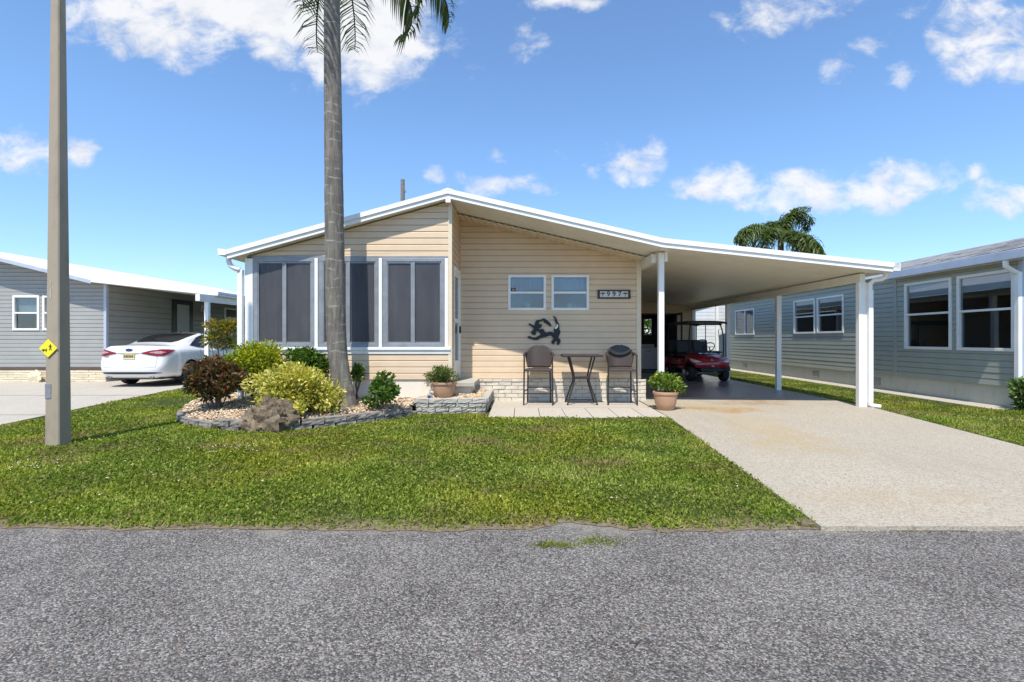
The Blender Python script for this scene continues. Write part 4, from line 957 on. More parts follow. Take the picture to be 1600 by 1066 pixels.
pebbles('planter_gravel', 'pale river pebbles filling the raised planter', [([(-1.76,8.66),(-.72,8.66),(-.72,9.08),(-1.76,9.08)],.6),([(-1.24,9.05),(-.72,9.05),(-.72,10.1),(-1.24,10.1)],.4)], 2600, lambda x,y: .245+.03*np.clip((y-8.65)/.3,0,1), .012, .03)
MB().box(-1.245,-.70,9.05,10.2,-.02,.235).build('fill', 'soil', PL)
# boulder
from mathutils import noise as mnoise
def rock(name, label, c, r, seed, m='rock'):
    g = random.Random(seed); mb = MB(); nu, nv = 64, 44
    ph = [(g.uniform(.5,3),g.uniform(.5,3),g.uniform(.5,3),g.uniform(0,6)) for _ in range(10)]
    P = []
    for i in range(nv+1):
        row = []
        th = math.pi*i/nv
        for k in range(nu+1):
            a = 2*math.pi*(k % nu)/nu; d = Vector((math.sin(th)*math.cos(a), math.sin(th)*math.sin(a), math.cos(th)))
            q = d*1.3+Vector((seed*3.1,0,0)); s = .86+.30*mnoise.fractal(q*1.1,.9,2.1,3)*.8+.22*abs(mnoise.fractal(q*3.2,.8,2.1,4))-.10*max(0,mnoise.noise(q*6.5))
            s *= 1-.16*max(0,d.z)*(1 if d.x > -.2 else 2.0)
            row.append((c[0]+r[0]*d.x*s, c[1]+r[1]*d.y*s, c[2]+r[2]*d.z*s))
        row[-1] = row[0]; P.append(row)
    mb.grid(P); o = mb.build(name, m, None, smooth=True, label=label, category='rock'); return o
rock('boulder', 'large rough brown coral boulder set in the bed edging', (-3.53,7.0,.13), (.38,.27,.46), 3)
rock('stone', 'small pale stone lying against the brick skirting of the grey house', (-14.35,14.66,.17), (.22,.07,.26), 9, 'yellow_brick')
bl = thing('glass_block', 'small blue grey ornament on the left end of the raised planter', 'ornament', (-1.62,8.72,.26))
MB().box(-1.66,-1.57,8.70,8.76,.25,.33).build('body', 'ball_grey', bl, bevel=.012)
MB().box(-1.64,-1.59,8.694,8.699,.27,.31).build('face', 'badge_blue', bl)

# ---------------------------------------------------------------- plants
def leaves(name, C, m, ll, lw, parent, droop=.3, up=.35, fold=.25, **tg):
    """C: (n,6) position and outward direction for each leaf"""
    n = len(C); p = C[:,:3]; d = C[:,3:]+rng.normal(0,.55,(n,3)); d[:,2] += up; d /= np.linalg.norm(d,axis=1)[:,None]
    sd = np.cross(d, rng.normal(0,1,(n,3))); sd /= np.linalg.norm(sd,axis=1)[:,None]; nn = np.cross(sd, d)
    L = rng.uniform(.7,1.2,n)[:,None]*ll; W = rng.uniform(.75,1.15,n)[:,None]*lw
    V = np.zeros((n,6,3))
    V[:,0] = p; V[:,1] = p+d*L*.5+sd*W*.5+nn*W*fold; V[:,2] = p+d*L*.5-sd*W*.5+nn*W*fold; V[:,3] = p+d*L - nn*L*.12; V[:,3,2] -= (L*droop*.4)[:,0]; V[:,4] = p+d*L*.5; V[:,5] = p
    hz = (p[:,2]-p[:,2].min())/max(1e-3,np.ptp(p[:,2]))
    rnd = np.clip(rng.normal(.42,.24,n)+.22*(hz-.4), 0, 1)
    return np_mesh(name, V, [(0,4,1),(4,3,1),(0,2,4),(4,2,3)], 4, rnd, m, parent, **tg)
def cloud(c, r, n, clumps=12, spread=.45, flat=-1.0):
    """leaf anchor points: clumps spread over an ellipsoid"""
    c = np.array(c); r = np.array(r); out = []
    k = rng.normal(0,1,(clumps,3)); k /= np.linalg.norm(k,axis=1)[:,None]; k[:,2] = np.abs(k[:,2])*rng.choice([1,1,1,-.8],clumps); k *= rng.uniform(.45,.95,clumps)[:,None]
    sizes = rng.uniform(.6,1.3,clumps); w = sizes/sizes.sum()
    for i in range(clumps):
        m = int(n*w[i]); q = rng.normal(0,1,(m,3)); q /= np.linalg.norm(q,axis=1)[:,None]; q *= (rng.random(m)**.45)[:,None]*spread*sizes[i]
        a = k[i]+q; keep = a[:,2] > flat
        dd = a*.6+q/spread; dd /= np.linalg.norm(dd,axis=1)[:,None]+1e-6
        out.append(np.concatenate([c+a*r, dd],1)[keep])
    return np.concatenate(out)
def shrub(name, label, base, c, r, n, m, ll, lw, clumps=14, stems=7, cat='shrub', spread=.42, **kw):
    t_ = thing(name, label, cat, base)
    C = cloud(c, r, n, clumps, spread); leaves('foliage', C, m, ll, lw, t_, **kw)
    mb = MB()
    for k in range(stems):
        e = C[rng.integers(len(C)),:3]; b = Vector(base)+Vector((random.uniform(-.06,.06),random.uniform(-.05,.05),-.03)); e = Vector(e)
        md = (b+e)/2+Vector((random.uniform(-.05,.05),random.uniform(-.05,.05),.05)); mb.tube([b,md,e], [.014,.010,.005], 6)
    mb.build('stems', 'stem', t_)
    return t_
shrub('croton_shrub', 'dark red and bronze croton shrub at the left end of the bed', (-4.95,8.1,.1), (-5.02,8.1,.56), (.54,.42,.38), 3000, 'croton_dark', .10, .042, 26, 12, spread=.30)
shrub('hedge_shrub', 'rounded lime yellow shrub at the porch corner', (-4.66,8.72,.2), (-4.68,8.72,.84), (.47,.38,.37), 5200, 'lime_leaf', .06, .036, 34, 8, spread=.40)
shrub('green_shrub', 'dark green rounded shrub under the left porch windows', (-3.72,8.82,.22), (-3.74,8.78,.82), (.37,.28,.36), 2300, 'green_leaf', .07, .042, 16, 6)
shrub('golden_shrub', 'large cream yellow variegated shrub behind the boulder', (-3.45,7.75,.14), (-3.52,7.72,.48), (.60,.44,.38), 5600, 'variegated', .085, .042, 44, 12, spread=.44)
shrub('golden_sprig', 'low cream yellow sprig at the right foot of the boulder', (-3.17,7.18,.12), (-3.17,7.16,.24), (.13,.10,.16), 60, 'variegated', .10, .05, 3, 3)
shrub('small_shrub', 'narrow green shrub half hidden behind the palm trunk', (-2.92,8.80,.22), (-2.94,8.86,.66), (.13,.14,.24), 450, 'green_leaf', .07, .042, 8, 4)
shrub('gardenia_shrub', 'low glossy green shrub right of the palm trunk', (-2.27,8.0,.18), (-2.25,7.98,.42), (.29,.26,.25), 950, 'green_leaf', .085, .05, 13, 6, spread=.36)
shrub('croton_tree', 'loose orange and yellow croton in front of the white car', (-6.75,11.3,0), (-6.70,11.3,1.36), (.60,.42,.42), 1150, 'croton_gold', .115, .042, 15, 7, spread=.30)
shrub('corner_shrub', 'leafy green shrub at the corner of the grey green house', (8.98,8.75,0), (9.0,8.75,.30), (.30,.28,.30), 900, 'green_leaf', .09, .05, 9, 5)
shrub('back_shrub', 'yellow green shrub behind the carport by the white shed', (7.5,22.3,0), (7.5,22.3,.75), (.7,.4,.75), 1200, 'lime_leaf', .14, .07, 12, 5)
shrub('window_shrub', 'green shrub seen through the storage room window', (6.0,23.6,0), (6.0,23.6,1.6), (1.3,.6,1.2), 2500, 'bright_leaf', .16, .09, 14, 6)

def pot(label, c, r, h, planted, m, ll, lw, n, rr):
    t_ = thing('flower_pot', label, 'flower pot', c)
    MB().lathe([(r*.62,0),(r*.74,.02),(r*.9,h*.35),(r*.99,h*.7),(r*1.0,h*.84),(r*1.08,h*.86),(r*1.10,h*.93),(r*1.08,h),(r*.98,h),(r*.94,h*.8)], c, 36, cap=False).build('bowl', 'terracotta', t_, smooth=True)
    MB().lathe([(.001,h*.84),(r*.95,h*.84)], c, 24, cap=False).build('potting_soil', 'soil', t_)
    b = (c[0],c[1],c[2]+h*.85)
    p_ = shrub('potted_plant', planted, b, (c[0],c[1],c[2]+h+rr[2]*.55), rr, n, m, ll, lw, 14, 8, 'plant')
    return t_
pot('terracotta pot on the raised planter by the porch door', (-1.385,8.87,.268), .205, .27, 'reddish green flowering plant spilling over the planter pot', 'potted_leaf', .055, .024, 1500, (.33,.26,.17))
pot('terracotta pot at the edge of the patio and driveway', (2.59,8.95,.03), .205, .33, 'bright green plant with yellow blooms in the driveway pot', 'bright_leaf', .07, .038, 950, (.33,.26,.22))

# palms
def frond(mb, LV, base, az, el, length, droop, leaf, nl=44, lean=.5, plume=.35, wd=.03):
    pts = []; p = Vector(base); e_ = el; seg = length/16
    for i in range(17):
        pts.append(p.copy()); dv = Vector((math.cos(az)*math.cos(e_), math.sin(az)*math.cos(e_), math.sin(e_))); p = p+dv*seg; e_ -= droop/16*(.5+i/11)
    mb.tube(pts, [.03*(1-.85*i/16)+.003 for i in range(17)], 5)
    sdir = Vector((-math.sin(az), math.cos(az), 0))
    for k in range(nl):
        tt = .16+.84*k/(nl-1); f = tt*16; i = min(int(f),15); q = pts[i].lerp(pts[i+1], f-i); tg = (pts[i+1]-pts[i]).normalized()
        L = leaf*(math.sin(math.pi*min(1,(.12+tt*.80)))**.6)*random.uniform(.85,1.1)*(1 if tt < .85 else 1.15-(tt-.85)*3.2)
        for s in (-1,1):
            nrm = tg.cross(sdir*s).normalized()*s
            d = (sdir*s + tg*lean + Vector((0,0,1))*random.uniform(-plume,plume)).normalized()
            m1 = q+d*L*.5+Vector((0,0,-L*.10)); m2 = q+d*L*.82+Vector((0,0,-L*.48))
            wv = d.cross(Vector((random.uniform(-.4,.4),random.uniform(-.4,.4),1))).normalized()*wd
            LV.append([q-wv*.4, q+wv*.4, m1+wv*.5, m1-wv*.5, m2])
def palm(name, label, base, tops, rads, crown, nf, length, leaf, m, trunk_m, droop=(1.6,2.3), el=(.1,1.2), wd=.03, seed=1, azs=None, nl=44, plume=.35):
    random.seed(seed); t_ = thing(name, label, 'palm tree', base)
    c = smooth_curve(tops, 150); rr = np.interp(np.linspace(0,1,150), np.linspace(0,1,len(rads)), rads); mb = MB()
    pts = [Vector(p) for p in c]; rs = []
    for i, p in enumerate(pts): rs.append(float(rr[i])*(1+.008*math.sin(p.z*41+3*math.sin(p.z*5)))+random.uniform(-.0015,.0015))
    mb.tube(pts, rs, 40); mb.build('trunk', trunk_m, t_, smooth='all')
    rm = MB(); LV = []
    for k in range(nf):
        az = azs[k][0] if azs else 2.399*k+random.uniform(-.2,.2); e_ = azs[k][1] if azs else el[0]+(el[1]-el[0])*((k*.618) % 1); dr = azs[k][2] if azs else random.uniform(*droop); ln = length*(azs[k][3] if azs else random.uniform(.85,1.08))
        frond(rm, LV, Vector(crown)+Vector((0,0,.12*e_)), az, e_, ln, dr, leaf, nl=nl, wd=wd, plume=plume)
    rm.build('frond_stems', 'far_palm' if m == 'far_palm' else 'palm_leaf', t_)
    LV = np.array([[tuple(q) for q in l] for l in LV])
    np_mesh('crown', LV, [(0,1,2,3),(3,2,4)], 2, rng.random(len(LV))**1.3, m, t_)
    return t_
A = [  # azimuth, start elevation, droop, relative length
 (2.10,0.50,2.60,0.903),(2.30,0.85,2.74,0.726),(1.70,0.60,2.30,0.871),(0.71,0.40,2.70,0.797),(0.46,0.62,2.57,0.739),(0.60,0.62,2.11,0.926),(2.90,0.95,1.90,0.806),(3.40,1.00,2.00,0.806),(3.90,1.00,1.90,0.806),(4.40,1.10,1.90,0.774),(4.90,1.05,1.90,0.806),(5.40,1.05,1.95,0.839),(5.90,1.00,1.90,0.839),(0.10,1.10,1.80,0.839),(1.20,1.20,1.70,0.871),(2.50,1.25,1.50,0.871),(3.10,0.60,1.50,0.742),(0.00,0.75,1.70,0.742),(4.10,1.35,1.00,0.742),(5.60,1.40,0.90,0.710)]
palm('palm_tree', 'tall ringed grey palm trunk rising from the flower bed with drooping fronds', (-2.88,8.28,.1),
     [(-2.91,8.28,.08),(-2.95,8.28,.40),(-3.02,8.28,.75),(-3.08,8.28,1.3),(-3.11,8.29,2.4),(-3.135,8.30,4.0),(-3.16,8.32,5.6),(-3.18,8.34,6.9),(-3.18,8.35,7.9)],
     [.20,.162,.155,.154,.158,.156,.15,.142,.134,.125,.115], (-3.18,8.35,7.85), len(A), 3.1, .62, 'palm_leaf', 'palm_trunk', azs=A, seed=5, nl=50, wd=.030)
palm('palm_tree', 'bushy distant palm crown rising behind the carport roof', (13.55,26,0), [(13.55,26,0),(13.55,26,3.5),(13.55,26,6.45)], [.22,.18,.14], (13.55,26,6.4), 56, 2.9, .62, 'far_palm', 'palm_trunk', (1.7,2.9), (.05,1.52), .06, 4, None, 42, .9)
random.seed(21)
# ---------------------------------------------------------------- white sedan, seen from the rear
def net_eval(net, I, J):                       # Catmull-Rom surface through a control net
    N = np.array(net, float); ni, nj = N.shape[:2]
    def w(t): return np.stack([-.5*t+t*t-.5*t**3, 1-2.5*t*t+1.5*t**3, .5*t+2*t*t-1.5*t**3, -.5*t*t+.5*t**3], -1)
    I = np.clip(np.asarray(I, float), 0, ni-1-1e-9); J = np.clip(np.asarray(J, float), 0, nj-1-1e-9)
    i0 = I.astype(int); j0 = J.astype(int); wi = w(I-i0); wj = w(J-j0); out = np.zeros(I.shape+(3,))
    E = np.pad(N, ((1,1),(1,1),(0,0)), mode='edge')
    E[0] = 2*E[1]-E[2]; E[-1] = 2*E[-2]-E[-3]; E[:,0] = 2*E[:,1]-E[:,2]; E[:,-1] = 2*E[:,-2]-E[:,-3]
    for a in range(4):
        for b in range(4): out += (wi[...,a]*wj[...,b])[...,None]*E[i0+a, j0+b]
    return out
def ring(y, pts, yo=None): return [(x, y+(yo[k] if yo else 0), z) for k, (x, z) in enumerate(pts)]
NET = [
 [(0,.16,.24),(0,.07,.30),(0,.0,.50),(0,.05,.74),(0,.045,.95),(0,.10,1.08),(0,.10,1.08),(0,.10,1.08),(0,.10,1.08),(0,.10,1.08)],
 [(.45,.17,.24),(.52,.085,.30),(.56,.02,.50),(.57,.07,.74),(.56,.07,.95),(.50,.13,1.075),(.38,.125,1.08),(.26,.115,1.08),(.13,.105,1.08),(0,.10,1.08)],
 [(.66,.26,.24),(.76,.21,.30),(.83,.17,.50),(.85,.20,.74),(.81,.22,.95),(.68,.27,1.065),(.52,.255,1.09),(.36,.25,1.10),(.18,.24,1.105),(0,.24,1.105)],
 ring(.62, [(.74,.24),(.87,.29),(.915,.50),(.92,.77),(.885,.965),(.745,1.065),(.60,1.10),(.44,1.115),(.22,1.125),(0,1.13)]),
 ring(1.00,[(.74,.22),(.88,.27),(.92,.50),(.925,.78),(.895,.97),(.80,1.06),(.70,1.13),(.59,1.185),(.30,1.205),(0,1.21)]),
 ring(1.45,[(.74,.20),(.88,.25),(.92,.50),(.925,.77),(.905,.95),(.855,1.01),(.745,1.18),(.62,1.325),(.33,1.355),(0,1.36)]),
 ring(1.95,[(.74,.19),(.88,.24),(.92,.50),(.925,.76),(.91,.94),(.86,.99),(.75,1.21),(.615,1.41),(.34,1.445),(0,1.45)]),
 ring(2.55,[(.74,.19),(.88,.24),(.92,.50),(.925,.75),(.91,.93),(.86,.98),(.755,1.22),(.62,1.435),(.35,1.472),(0,1.478)]),
 ring(3.05,[(.74,.19),(.88,.24),(.92,.50),(.925,.74),(.905,.92),(.855,.97),(.745,1.18),(.61,1.385),(.35,1.43),(0,1.44)]),
 ring(3.50,[(.74,.20),(.88,.25),(.92,.50),(.925,.73),(.90,.90),(.84,.96),(.73,1.08),(.61,1.18),(.35,1.225),(0,1.235)]),
 ring(3.88,[(.74,.22),(.87,.27),(.915,.50),(.92,.72),(.885,.88),(.80,.94),(.70,.985),(.57,1.0),(.30,1.02),(0,1.03)]),
 ring(4.40,[(.70,.24),(.84,.29),(.89,.50),(.89,.70),(.84,.80),(.75,.86),(.62,.89),(.48,.905),(.24,.915),(0,.92)]),
 [(.5,4.72,.24),(.60,4.72,.30),(.68,4.74,.50),(.68,4.70,.66),(.66,4.66,.74),(.58,4.62,.79),(.46,4.64,.80),(.34,4.66,.80),(.17,4.68,.80),(0,4.68,.80)],
 [(0,4.80,.24),(0,4.84,.30),(0,4.87,.50),(0,4.85,.66),(0,4.80,.74),(0,4.74,.78),(0,4.74,.78),(0,4.74,.78),(0,4.74,.78),(0,4.74,.78)]]
CAR = thing('parked_car', 'white four door sedan with red tail lamps parked on the neighbouring drive', 'car', (-10.3,13.0,.03), 0, local=True)
def patch(I, J, off=0, side=1):
    P = net_eval(NET, I, J); e = 1e-3
    n = np.cross(net_eval(NET, I+e, J)-net_eval(NET, I-e, J), net_eval(NET, I, J+e)-net_eval(NET, I, J-e)); n /= np.linalg.norm(n,axis=-1)[...,None]+1e-12
    c = P-np.array([0,2.4,.7]); flip = np.sign((n*c).sum(-1))[...,None]; P = P+n*flip*off
    P[...,0] = np.where(P[...,0] < 0, P[...,0], P[...,0])*side
    return P
ii = np.linspace(0, 13, 131); jj = np.linspace(0, 9, 73)
Ig, Jg = np.meshgrid(ii, jj, indexing='ij')
WH = [(1.12,.335),(3.96,.335)]; WR = .37
mb = MB()
for side in (1,-1):
    P = patch(Ig, Jg, 0, side); b = len(mb.v); nj = P.shape[1]
    on = np.abs(P[...,0]) > .60
    for (wy,wz) in WH:                          # open wheel arches, edge verts snapped to the circle
        dy, dz = P[...,1]-wy, P[...,2]-wz; dd = np.hypot(dy,dz); k = on & (P[...,2] < .80) & (np.abs(dd-WR) < .030)
        f = np.where(k, WR/np.maximum(dd,1e-6), 1); P[...,1] = wy+dy*f; P[...,2] = wz+dz*f
    mb.v += [tuple(q) for q in P.reshape(-1,3)]
    for i in range(P.shape[0]-1):
        for j in range(nj-1):
            c = (P[i,j]+P[i+1,j+1]+P[i,j+1]+P[i+1,j])/4
            if abs(c[0]) > .58 and any(math.hypot(c[1]-wy,c[2]-wz) < WR-.004 for wy,wz in WH): continue
            q = (b+i*nj+j, b+(i+1)*nj+j, b+(i+1)*nj+j+1, b+i*nj+j+1)
            mb.f.append(q if side == 1 else q[::-1])
body = mb.build('body', 'white_paint', CAR, smooth='all')
MB().box(-.72,.72,.22,4.65,.20,.40).build('underbody', 'black_plastic', CAR)
def strip(i0, i1, jl, jh, ni=24, nj=8, off=.006, side=1):    # patch between two curves jl(s), jh(s)
    s = np.linspace(0,1,ni); P = []
    I = np.repeat((i0+(i1-i0)*s)[:,None], nj, 1); J = np.array([np.linspace(jl(x), jh(x), nj) for x in s])
    return patch(I, J, off, side)
def add(name, m, i0, i1, jl, jh, off=.006, sides=(1,-1), parent=None, **kw):
    for sd in sides: MB().grid(strip(i0,i1,jl,jh,off=off,side=sd,**kw)).build(name, m, parent or CAR, smooth='all')
L2 = lambda *v: (lambda x: float(np.interp(x, np.linspace(0,1,len(v)), v)))
mb = MB()
for sd in (1,-1): mb.grid(strip(3.80,5.95,L2(7.35,7.12,7.06,7.06,7.1,7.2),L2(9,9),30,12,.005,sd))
mb.build('rear_window', 'dark_glass', CAR, smooth='all')
mb = MB()
for sd in (1,-1): mb.grid(strip(8.25,9.85,L2(7.3,7.1,7.1,7.2),L2(9,9),24,12,.005,sd))
mb.build('windscreen', 'dark_glass', CAR, smooth='all')
add('side_window', 'dark_glass', 4.55, 6.28, L2(5.45,5.18,5.12,5.12), L2(5.5,6.1,6.6,6.78,6.82))
add('side_window', 'dark_glass', 6.42, 8.95, L2(5.12,5.12,5.15,5.3), L2(6.82,6.85,6.75,6.4,5.7))
add('window_trim', 'black_plastic', 6.28, 6.42, L2(5.1,5.1), L2(6.85,6.85), off=.004, ni=4)
add('tail_lamp', 'lamp_red', .55, 2.75, L2(3.66,3.44,3.34,3.38,3.62,4.0), L2(3.80,4.12,4.26,4.32,4.26,4.08), off=.010)
add('lamp_lens', 'lamp_clear', .95, 2.05, L2(3.76,3.66,3.64,3.78), L2(3.86,3.96,3.98,3.84), off=.014)
mb = MB()
for sd in (1,-1): mb.grid(strip(0,1.95,L2(1.30,1.30,1.34,1.42),L2(1.58,1.58,1.56,1.46),20,5,.006,sd))
mb.build('bumper_insert', 'black_plastic', CAR, smooth='all')
mb = MB()
for sd in (1,-1): mb.grid(strip(0,1.35,L2(2.06,2.06,2.14),L2(2.10,2.10,2.18),14,3,.002,sd))
for sd in (1,-1): mb.grid(strip(1.33,1.37,L2(2.14,2.14),L2(3.6,3.6),3,14,.002,sd))
mb.build('boot_gap', 'plate_grey', CAR, smooth='all')
mb = MB()
for sd in (1,-1): mb.grid(strip(0,.62,L2(3.58,3.6,3.72),L2(3.72,3.72,3.74),10,4,.004,sd))
mb.build('plate_recess_trim', 'plate_grey', CAR, smooth='all')
lp = MB().box(-.155,.155,.035,.05,.735,.885).build('licence_plate', 'plate_yellow', CAR, bevel=.004)
MB().box(-.150,.150,.032,.0345,.74,.765).build('plate_band', 'sign_white', lp)
for k in range(6): MB().box(-.115+k*.04,-.09+k*.04,.0325,.0345,.785,.845).build('plate_mark', 'badge_blue', lp)
MB().lathe([(.001,-.012),(.085,-.012),(.095,-.004),(.095,.02)], (0,.045,.985), 24, axis='y').build('badge', 'badge_blue', CAR, smooth=True).scale = (1,1,1)
bd = [o for o in CAR.children if o.name.startswith('badge')][0]
for v in bd.data.vertices: v.co.z = .985+(v.co.z-.985)*.42
MB().box(-.66,-.54,.06,.075,.80,.825).build('boot_lettering', 'plate_grey', CAR)
for sx in (-.55,.55): MB().lathe([(.038,-.03),(.05,-.03),(.05,.2),(.036,.2)], (sx,.12,.285), 16, axis='y', cap=False).build('exhaust_tip', 'silver', CAR, smooth=True)
for sx in (-1,1):
    MB().box(.93*sx-.012,.93*sx+.012,1.72,1.90,.86,.885).build('door_handle', 'white_paint', CAR, bevel=.006)
    MB().box(.93*sx-.012,.93*sx+.012,2.85,3.03,.85,.875).build('door_handle', 'white_paint', CAR, bevel=.006)
    m_ = MB().box(.93*sx+(-.02 if sx>0 else -.2),.93*sx+(.2 if sx>0 else .02),3.18,3.30,.98,1.12).build('wing_mirror', 'white_paint', CAR, bevel=.04)
    mb = MB()
    for yv in (1.55,2.62,3.6): 
        J = np.linspace(1.2,4.9,16); iv = np.interp(yv,[.62,1,1.45,1.95,2.55,3.05,3.5,3.88],[3,4,5,6,7,8,9,10])
        mb.grid(patch(np.stack([np.full(16,iv-.012),np.full(16,iv+.012)]), np.stack([J,J]), .002, sx))
    mb.build('door_gap', 'black_plastic', CAR)
    for (wy,wz) in WH:
        liner = MB().lathe([(.37,0),(.37,-.22*1),(.01,-.22)], (0,0,0), 28, axis='x', cap=False)
        liner.v = [((.905+a if sx > 0 else -.905-a), wy+b2, max(c+wz,.12)) for a,b2,c in liner.v]; liner.build('wheel_arch', 'black_plastic', CAR)
        W_ = MB().lathe([(.20,.70),(.30,.70),(.33,.72),(.335,.76),(.335,.84),(.33,.885),(.30,.90),(.225,.90),(.20,.88)], (0,wy,wz), 32, axis='x', cap=False)
        W_.v = [(a*sx,b2,c) for a,b2,c in W_.v]; wo = W_.build('wheel', 'rubber', CAR, smooth=True)
        rm = MB().lathe([(.225,.895),(.215,.87),(.19,.86)], (0,wy,wz), 28, axis='x', cap=False)
        for k in range(5):
            a = 2*math.pi*k/5
            for da in (-.12,.12):
                p0 = (.875,wy+.03*math.cos(a),wz+.03*math.sin(a)); p1 = (.88,wy+.205*math.cos(a+da),wz+.205*math.sin(a+da)); rm.tube([p0,p1],[.02,.016],5)
        rm.lathe([(.06,.86),(.055,.895),(.001,.90)], (0,wy,wz), 14, axis='x'); rm.lathe([(.21,.80),(.001,.80)], (0,wy,wz), 20, axis='x', cap=False)
        rm.v = [(a*sx,b2,c) for a,b2,c in rm.v]; rm.build('rim', 'silver', wo)
MB().box(-.62,.62,1.75,1.95,.55,1.18).build('rear_seat', 'black_vinyl', CAR, bevel=.05)
MB().tube([(0,2.05,1.44),(0,2.0,1.5),(0,1.93,1.52)], [.03,.02,.006], 8).build('roof_antenna', 'black_plastic', CAR)

# ---------------------------------------------------------------- golf cart
GC = thing('golf_cart', 'dark red golf cart with black canopy parked under the carport', 'golf cart', (5.60,14.58,.035), 0, local=True)
def rbox(name, m, b, parent=GC, bv=.03, rot=None):
    mb = MB().box(*b)
    if rot:
        c = Vector(((b[0]+b[1])/2,(b[2]+b[3])/2,(b[4]+b[5])/2)); Q = Matrix.Rotation(rot,3,'X'); mb.v = [tuple(Q@(Vector(v)-c)+c) for v in mb.v]
    return mb.build(name, m, parent, bevel=bv)
COWL = [  # half sections from the nose back: (x,y,z) from lower edge to centre top
 [(0,.0,.44),(0,-.02,.52),(0,0,.60),(0,.10,.69),(0,.22,.745),(0,.30,.77)],
 [(.26,.015,.43),(.28,-.005,.52),(.28,.02,.61),(.26,.12,.70),(.16,.23,.75),(0,.30,.775)],
 [(.46,.09,.42),(.52,.08,.52),(.52,.12,.62),(.46,.22,.71),(.28,.31,.765),(0,.36,.79)],
 [(.50,.30,.56),(.575,.30,.60),(.59,.32,.66),(.53,.38,.74),(.32,.44,.80),(0,.48,.82)],
 [(.50,.62,.56),(.575,.62,.60),(.585,.62,.68),(.53,.62,.78),(.32,.64,.84),(0,.66,.85)],
 [(.46,.86,.36),(.53,.84,.44),(.545,.82,.62),(.52,.78,.80),(.32,.76,.86),(0,.76,.87)]]
NETS = NET; NET = COWL
ii = np.linspace(0,5,51); jj = np.linspace(0,5,41); Ig, Jg = np.meshgrid(ii,jj,indexing='ij'); mb = MB()
for sd in (1,-1):
    P = net_eval(NET, Ig, Jg); P[...,0] *= sd; mb.grid(P)
cw = mb.build('front_cowl', 'red_paint', GC, smooth='all')
def cpatch(i0,i1,jl,jh,off,sd):
    s = np.linspace(0,1,14); I = np.repeat((i0+(i1-i0)*s)[:,None],6,1); J = np.array([np.linspace(jl(x),jh(x),6) for x in s]); P = net_eval(NET,I,J)
    P[...,1] -= off; P[...,2] += off*.4; P[...,0] *= sd; return P
for sd in (1,-1): MB().grid(cpatch(1.15,2.75,L2(1.75,1.55,1.6,1.9),L2(1.85,2.3,2.5,2.35),.012,sd)).build('headlamp', 'headlamp', GC, smooth='all')
NET = NETS
MB().lathe([(.001,-.01),(.04,-.01),(.045,.02)], (0,.03,.635), 16, axis='y').build('badge', 'ball_grey', GC)
MB().box(-.035,.035,-.03,-.015,.455,.49).build('nose_plate', 'sign_white', GC)
rbox('front_bumper', 'black_plastic', (-.34,.34,.02,.16,.30,.42))
MB().tube([(-.48,.45,.23),(.48,.45,.23)], .03, 8).build('front_axle', 'plate_grey', GC)
MB().tube([(-.34,.30,.30),(-.30,.45,.24),(-.1,.42,.26),(.1,.42,.26),(.30,.45,.24),(.34,.30,.30)], .022, 7).build('suspension', 'plate_grey', GC)
rbox('floor_pan', 'black_plastic', (-.55,.55,.80,2.75,.32,.40)); rbox('dashboard', 'black_plastic', (-.52,.52,.74,.86,.70,.90))
rbox('rear_body', 'red_paint', (-.58,.58,1.32,3.02,.42,.66), bv=.06); rbox('side_rocker', 'red_paint', (-.59,.59,.80,1.40,.34,.44))
for y in (1.28, 2.12):
    rbox('seat_cushion', 'black_vinyl', (-.52,.52,y,y+.48,.68,.80), bv=.04)
    for sx in (-1,1): rbox('seat_back', 'black_vinyl', (.27*sx-.245,.27*sx+.245,y+.46,y+.56,.80,1.24), bv=.045, rot=R(-10))
    MB().tube([(-.5,y+.56,.72),(-.5,y+.62,1.0),(-.5,y+.62,1.02),(.5,y+.62,1.02),(.5,y+.56,.72)], .016, 7).build('seat_rail', 'black_metal', GC)
rf = MB()
cr = [[(x, y, 1.845-.05*(abs(x)/.62)**4-.03*((y-1.75)/1.35)**4) for y in np.linspace(.42,3.08,15)] for x in np.linspace(-.60,.60,13)]
rf.grid(cr).grid([[(x,y,z-.055) for x,y,z in r] for r in cr][::-1])
edge = cr[0]+[r[-1] for r in cr[1:]]+cr[-1][::-1][1:]+[r[0] for r in cr[::-1][1:]]
rf.grid([[(x,y,z) for x,y,z in edge],[(x,y,z-.055) for x,y,z in edge]]); rf.build('canopy', 'black_plastic', GC, smooth='all')
MB().tube([(-.50,.58,1.71),(.50,.58,1.71)], .022, 8).build('roof_bar', 'black_metal', GC)
